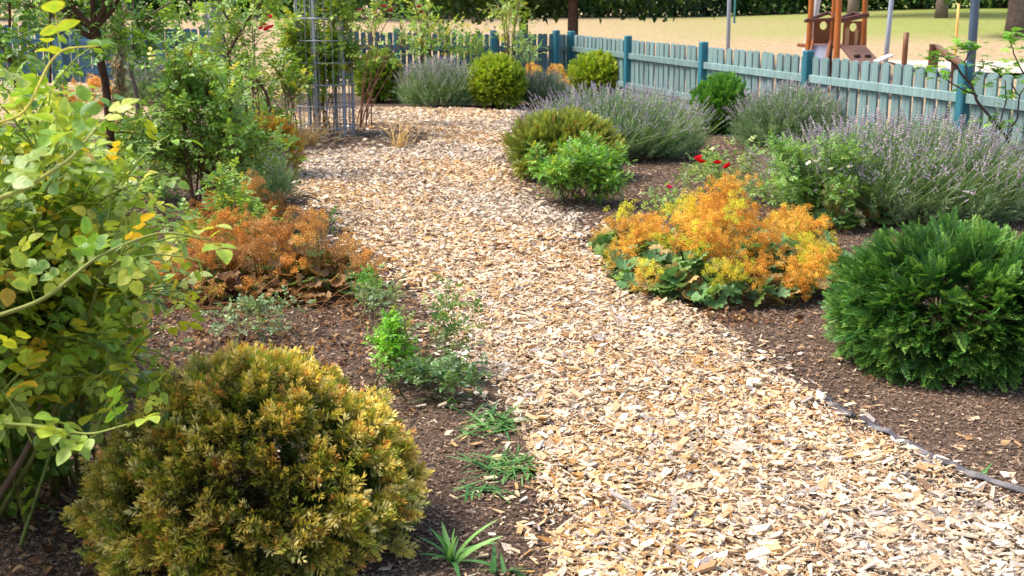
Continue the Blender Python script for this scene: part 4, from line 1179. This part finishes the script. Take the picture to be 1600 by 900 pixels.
leafy('small tuft of bright green leaves at the path bend', gp(572, 495), (-.74, 6.0, .13, .07, .06, .08), 8, 60, .018, .032, L_MID, [rgb(84, 150, 48), rgb(100, 164, 56)], [rgb(120, 176, 70)], sd=124, cr=.003, shoot=(.03, .07), name='seedling_shrub', cat='shrub', spread=.015)
leafy('grey green seedling under the tuft of bright leaves', gp(590, 510), (-.66, 5.75, .06, .15, .12, .06), 8, 60, .025, .038, L_MID, [rgb(96, 122, 76), rgb(120, 144, 92)], [rgb(150, 164, 110)], sd=125, cr=.003, shoot=(.04, .08), name='seedling_shrub', cat='shrub', zmin=.015)
leafy('sparse grey green seedlings behind the golden mound', gp(395, 515), (-1.12, 5.2, .10, .32, .2, .09), 8, 70, .03, .042, L_MID, [rgb(96, 126, 80), rgb(116, 146, 96)], [rgb(150, 170, 110)], sd=126, cr=.003, shoot=(.05, .1), name='seedling_shrub', cat='shrub', zmin=.015)
leafy('thin green seedling standing in the mulch near the lavender', gp(503, 366), (-1.18, 7.8, .10, .06, .05, .07), 4, 14, .02, .05, L_MID, [rgb(84, 140, 60)], [rgb(100, 150, 60)], sd=127, cr=.003, shoot=(.03, .06), name='seedling_shrub', cat='shrub')

GRN = [rgb(92, 142, 66), rgb(72, 120, 56), rgb(120, 160, 84)]
tuft('spreading crabgrass nearest the rose sucker', gp(775, 668), 80, .14, GRN, 131, up=.32, width=1.3, spread=.05, group='crabgrass weeds', name='crabgrass')
tuft('denser crabgrass mat at the chip edge', gp(792, 735), 110, .12, GRN, 132, up=.35, width=1.2, spread=.05, group='crabgrass weeds', name='crabgrass')
tuft('flat crabgrass runners on dark mulch', gp(752, 770), 34, .13, GRN, 133, up=.18, width=1.4, spread=.03, group='crabgrass weeds', name='crabgrass')
tuft('upright broad leaved weed beside the golden mound', gp(706, 884), 16, .14, [rgb(104, 158, 72), rgb(84, 138, 62), rgb(130, 176, 92)], 134, up=1.5, width=2.6, spread=.006, name='thistle_seedling')
tuft('small weed at the bottom edge of the dark mulch', gp(785, 900), 9, .09, GRN, 135, up=.5, width=3.0, spread=.01, name='thistle_seedling')
tuft('tiny green weed growing beside the black edging', gp(1533, 752), 8, .055, GRN, 136, up=.8, width=4.0, spread=.006, name='tiny_weed')
tuft('grass blades under the creeping green growth', gp(700, 635), 14, .12, GRN, 137, up=.5, width=1.5, spread=.03, group='crabgrass weeds', name='crabgrass')
STRAW = [rgb(226, 192, 128), rgb(206, 166, 100), rgb(238, 208, 150)]
tuft('straw coloured dry grass tuft left of the wire column', gp(480, 228), 120, .42, STRAW, 141, up=1.4, width=.35, spread=.09, cat='dry grass', name='dry_grass_tuft', m=M_DRY)
tuft('narrow straw coloured grass tuft right of the wire column', gp(624, 236), 40, .36, STRAW, 142, up=3, width=.4, spread=.03, cat='dry grass', name='dry_grass_tuft', m=M_DRY)
for k, (x, y, lb) in enumerate(((612, 236, 'tiny bright moss patch left of the narrow straw tuft'), (643, 238, 'tiny bright moss patch right of the narrow straw tuft'))):
    tuft(lb, gp(x, y), 40, .06, [rgb(150, 176, 40), rgb(120, 156, 40)], 143 + k, up=.5, width=2.5, spread=.06, name='moss_patch', group='moss patches')

# fallen dead leaves left of the path
g = Geo(); seed(150)
A = R.uniform((-1.9, 3.9), (-.35, 6.3), (2600, 2)); cN = gp(430, 500)[:2]
A = A[~inside(path_poly, A)]; w = np.exp(-np.abs(A[:, 1] - 5.2) / .9); A = A[R.random(len(A)) < w * .8]
B2 = R.uniform((-2.2, 2.4), (-1.0, 4.2), (900, 2)); B3 = R.uniform((.7, 3.2), (3.2, 9), (900, 2)); B3 = B3[(~inside(path_poly, B3)) & (R.random(len(B3)) < .3)]
B4 = gp(1090, 505)[:2] + R.normal(0, 1, (260, 2)) * np.array([.22, .08]); A = np.concatenate([A, B2, B3, B4]); n = len(A)
C = mixc([rgb(136, 98, 66), rgb(160, 122, 84), rgb(110, 76, 52), rgb(178, 146, 106), rgb(92, 62, 44)], n, .2)
g.multi([leafT(4, .7, .8, .3), leafT(4, .6, .5, .6), leafT(4, .8, -.6, .2)], frames(rdir(n) * np.array([1, 1, .35]), nrm(np.array([0, 0, 1.]) + R.normal(0, .5, (n, 3)))), np.column_stack([A, R.uniform(.015, .035, n)]), C, C * .85, R.uniform(.014, .040, n))
tag(g.build('fallen_leaves', M_DRY), 'curled brown dead leaves lying on the mulch of the beds', 'fallen leaves', kind='stuff')
# dry stalks tangled over the mulch at the left
g = Geo(); seed(151)
for k in range(170):
    b = np.array([*(gp(R.uniform(290, 560), R.uniform(425, 500))[:2]), .02]); d = nrm(np.array([R.normal(0, 1), R.normal(0, 1), abs(R.normal(.25, .25))])); L = R.uniform(.1, .32)
    e = b + d * L; e[2] = max(e[2], .015)
    g.tube(bez(b, (b + e) / 2 + np.array([0, 0, R.uniform(.02, .08)]), e, 5), .0018, rgb(164, 120, 76) * R.uniform(.7, 1.2), 4, False)
tag(g.build('dry_stalks', M_DRY), 'tangle of dry brown stalks on the mulch at the left', 'dry stalks', kind='stuff')

# black edging sheet poking out of the chips
def ribbon(label, px, width, sd):
    seed(sd)
    P = np.array([gp(*p)[:2] for p in px]); m = len(P); tt = np.linspace(0, m - 1, 60)
    Q = np.stack([np.interp(tt, np.arange(m), P[:, k]) for k in range(2)], 1); Q[:, 0] += .008 * np.sin(tt * 7) ; Q[:, 1] += .008 * np.cos(tt * 5)
    d = nrm(np.gradient(Q, axis=0)); nn = np.stack([-d[:, 1], d[:, 0]], 1); V = []; n = 60
    for k in range(n):
        wv = width * (.8 + .2 * math.sin(k * .31)) * (1 if 3 < k < n - 3 else .4)
        for u, z in ((-.5, .022), (-.2, .034 + .002 * math.sin(k * .6)), (-.02, .022), (.5, .018 + .005 * math.sin(k * .37))):
            V.append([*(Q[k] + nn[k] * wv * u), z])
    V = np.array(V); V2 = V - np.array([0, 0, .003]); f = []
    for k in range(n - 1):
        for s in range(3):
            a = k * 4 + s; f += [[a, a + 4, a + 5, a + 1], [n * 4 + a + 1, n * 4 + a + 5, n * 4 + a + 4, n * 4 + a]]
    g = Geo(); g.raw(np.concatenate([V, V2]), {4: f}, rgb(66, 60, 64))
    o = g.build('edging_sheet', M_PLASTIC); tag(o, label, 'garden edging', 'black edging strips')
ribbon('long black plastic edging strip between chips and dark mulch', [(1345, 664), (1385, 682), (1420, 702), (1455, 722), (1500, 742), (1550, 760), (1620, 785)], .045, 161)
ribbon('short black edging piece further up the chip edge', [(1283, 628), (1305, 642), (1332, 658)], .045, 162)
ribbon('tiny black edging piece at the far end of the strip', [(1234, 603), (1246, 610), (1262, 617)], .03, 163)

# ------------------------------------------------------------------ small trees and climbers at the left, sapling at the right
def gnarled(label, segs, D, leaves, sd, name, pal, barkc=(78, 54, 42), lsz=.11, cat='tree', zb=0.0):
    """segs: list of branches, each a list of (px, py, radius in px); crown follows the branch tips"""
    seed(sd)
    p = pt(segs[0][0][0], segs[0][0][1], D)
    root = thing(name, label, cat, (p[0], p[1], 0))
    g = Geo(); tips = []
    for s in segs:
        off = s[0][3] if len(s[0]) > 3 else 0
        P = [pt(a[0], a[1], D + (a[3] if len(a) > 3 else 0)) for a in s]; Rr = [a[2] * D / F for a in s]
        if s is segs[0]: P = [np.array([P[0][0], P[0][1], 0.0])] + P; Rr = [Rr[0] * 1.2] + Rr
        P = np.array(P); m = len(P); tt = np.linspace(0, m - 1, m * 4)
        Q = np.stack([np.interp(tt, np.arange(m), P[:, k]) for k in range(3)], 1); rr = np.interp(tt, np.arange(m), Rr)
        Q[1:-1] = (Q[:-2] + 2 * Q[1:-1] + Q[2:]) / 4
        g.tube(Q, rr, rgb(*barkc) * R.uniform(.85, 1.15), 8); tips.append(Q)
    part(g, 'trunk', M_BARK, root, True)
    if leaves:
        g = Geo(); gt = Geo(); LP, LD = [], []
        for a in range(leaves):
            Q = tips[R.integers(len(tips))]; q = Q[R.integers(int(len(Q) * .45), len(Q))]
            d = nrm(rdir(1)[0] + np.array([0, 0, .1])); L = R.uniform(.08, .3); e = q + d * L
            gt.tube([q, (q + e) / 2 + np.array([0, 0, .02]), e], [.003, .002, .0012], rgb(*barkc) * 1.2, 4, False)
            m = int(3 + L * 22); t = R.uniform(.25, 1.05, m)[:, None]; LP.append(q + (e - q) * t); LD.append(nrm(d * .4 + rdir(m) + np.array([0, 0, .1])))
        P = np.concatenate(LP); d = np.concatenate(LD); n = len(P)
        g.multi(L_MID, frames(d, nrm(np.array([0, 0, 1.]) + R.normal(0, .4, (n, 3)))), P, mixc(pal, n, .25), mixc(pal, n, .25), lsz * R.uniform(.6, 1.2, n))
        part(gt, 'twigs', M_STEM, root); part(g, 'crown', M_ROSE, root)
    return root
PAL = [rgb(92, 134, 46), rgb(118, 158, 54), rgb(72, 108, 42), rgb(150, 178, 66)]
gnarled('small gnarled tree with a forked dark trunk at upper left',
        [[(166, 133, 6), (158, 100, 6.5), (150, 60, 7.5), (147, 45, 8)], [(147, 48, 6), (130, 30, 4.5), (112, 10, 4), (100, -30, 3)], [(148, 45, 6), (160, 20, 5), (172, -30, 3.5)],
         [(147, 42, 5), (145, 15, 4), (143, -30, 3)], [(143, 58, 4.5), (122, 48, 4), (105, 25, 3), (88, -10, 2.4)], [(150, 45, 3.5), (176, 15, 3), (196, -20, 2.2)], [(146, 50, 3), (118, 28, 2.2), (80, 5, 1.8), (50, -20, 1.5)]],
        8.2, 36, 171, 'gnarled_tree', PAL)
gnarled('thin grey branched sapling behind the wilted climber', [[(214, 148, 4), (203, 110, 3.5), (207, 70, 3), (218, 38, 2.6)], [(218, 38, 2.4), (240, 20, 1.8), (268, 3, 1.4)], [(205, 80, 1.8), (185, 60, 1.4), (165, 45, 1)], [(216, 40, 1.8), (208, 10, 1.4), (200, -30, 1)], [(208, 72, 1.6), (230, 50, 1.2), (248, 42, .8)]], 9.5, 45, 172, 'young_tree', PAL, barkc=(112, 98, 86), lsz=.10)
gnarled('upright leafy shoots between the far column and wire column', [[(420, 150, 2.5), (390, 110, 2.2), (352, 92, 2.0)], [(352, 92, 2.6), (372, 55, 2.6), (395, 20, 2), (400, -20, 1.5)], [(372, 55, 1.8), (350, 20, 1.4), (330, -20, 1)], [(395, 20, 1.4), (420, -10, 1)], [(275, 158, 1.6), (272, 90, 1.4), (280, 40, 1.1), (290, -20, .9)]], 10.4, 50, 173, 'young_tree', [rgb(120, 158, 50), rgb(90, 130, 44), rgb(150, 176, 64)], barkc=(92, 70, 54), lsz=.10)
gnarled('dark branched shrub stems at the far left edge', [[(30, 140, 6), (20, 95, 6), (4, 66, 6), (-20, 40, 5)], [(15, 60, 2.4), (15, 10, 2), (14, -30, 1.8)], [(78, 130, 1.6), (80, 80, 1.6), (78, 30, 1.3), (76, -20, 1)], [(28, 110, 1.6), (60, 70, 1.2), (100, 50, .9)]], 6.2, 26, 174, 'branched_shrub', PAL, lsz=.09, cat='shrub')

# wilted climber: a stake hung with dead leaves
seed(175); p = pt(186, 160, 9.0)
root = thing('wilted_climber', 'wilted grey brown climber hanging on a thin stake at upper left', 'climber', (p[0], p[1], 0))
g = Geo(); t = pt(183, -60, 9.0); g.tube([(p[0], p[1], 0), p, t], .010, rgb(96, 80, 64), 8); part(g, 'stake', M_BARK, root)
n = 620; zz = R.uniform(pt(186, 172, 9)[2] - .2, t[2], n); ax = p[0] + (t[0] - p[0]) * (zz - p[2]) / (t[2] - p[2])
P = np.column_stack([ax + R.normal(0, .026, n), p[1] + R.normal(0, .026, n), zz]); C = mixc([rgb(150, 146, 112), rgb(176, 166, 130), rgb(122, 118, 84), rgb(170, 130, 96)], n, .2)
g = Geo(); g.multi([leafT(4, .5, .9, .3), leafT(4, .5, .7, -.2), leafT(4, .45, 1.2, .5)], frames(nrm(R.normal(0, .45, (n, 3)) + np.array([0, 0, -1.0])), rdir(n)), P, C, C * .85, R.uniform(.03, .07, n)); part(g, 'dead_leaves', M_DRY, root)

# maple sapling in front of the right fence
def handT():
    ps = [(leafT(3, .30, .2, .1, .9), rot(a, 0, 0) * s, np.zeros(3)) for a, s in ((0, 1), (.62, .9), (-.62, .9), (1.25, .6), (-1.25, .6))]
    return combine(ps)
MAP = [handT() for _ in range(2)]
seed(181)
segs = [[(1590, 240, 2.6), (1565, 205, 2.4), (1528, 160, 2.2), (1515, 130, 2.2)], [(1515, 130, 2), (1495, 105, 1.8), (1485, 95, 1.4), (1468, 86, 1)], [(1510, 122, 1.3), (1508, 95, 1.1), (1520, 75, .8), (1522, 62, .6)],
        [(1528, 150, 1.4), (1500, 138, 1.1), (1460, 112, .8)], [(1572, 215, 1.8), (1590, 185, 1.5), (1592, 150, 1.2), (1580, 130, 1)], [(1560, 200, 1.3), (1572, 160, 1.1), (1570, 125, .9)], [(1516, 128, 1), (1538, 100, .9), (1534, 92, .7)],
        [(1600, 115, 1.2), (1584, 85, 1), (1578, 65, .8), (1592, 50, .6)], [(1592, 150, 1), (1610, 120, .9), (1600, 115, .8)]]
D = 8.6; p = pt(1590, 240, D)
root = thing('maple_sapling', 'slender maple sapling with palmate leaves in front of the right fence', 'tree', (p[0], p[1], 0)); g = Geo(); tips = []
for s in segs:
    P = np.array([pt(a, b, D) for a, b, r in s]); rr = [r * D / F for a, b, r in s]
    if s is segs[0]: P = np.concatenate([[[P[0][0] + .03, P[0][1], 0]], P]); rr = [rr[0]] + rr
    m = len(P); tt = np.linspace(0, m - 1, m * 4); Q = np.stack([np.interp(tt, np.arange(m), P[:, k]) for k in range(3)], 1)
    Q[1:-1] += R.normal(0, .003, Q[1:-1].shape); g.tube(Q, np.interp(tt, np.arange(m), rr), rgb(74, 58, 52), 6); tips.append(Q)
part(g, 'trunk', M_STEM, root, True)
g = Geo(); C8 = [(1500, 75), (1520, 72), (1480, 88), (1468, 88), (1535, 98), (1525, 80), (1538, 108), (1455, 104), (1460, 112), (1580, 60), (1592, 52), (1575, 95), (1590, 100), (1512, 140), (1545, 128), (1580, 150), (1590, 120), (1560, 112), (1510, 66), (1596, 72), (1570, 190), (1590, 200), (1540, 190)]
P = np.concatenate([pt(x, y, D) + R.normal(0, 1, (11, 3)) * np.array([.045, .06, .02]) for x, y in C8]); n = len(P); C = mixc([rgb(116, 166, 52), rgb(90, 140, 44), rgb(146, 186, 70)], n, .2)
g.multi(MAP, frames(rdir(n) * np.array([1, 1, .3]), nrm(np.array([0, 0, 1.]) + R.normal(0, .25, (n, 3)))), P, C, C * 1.1, .062 * R.uniform(.6, 1.2, n)); part(g, 'crown', M_LEAF, root)
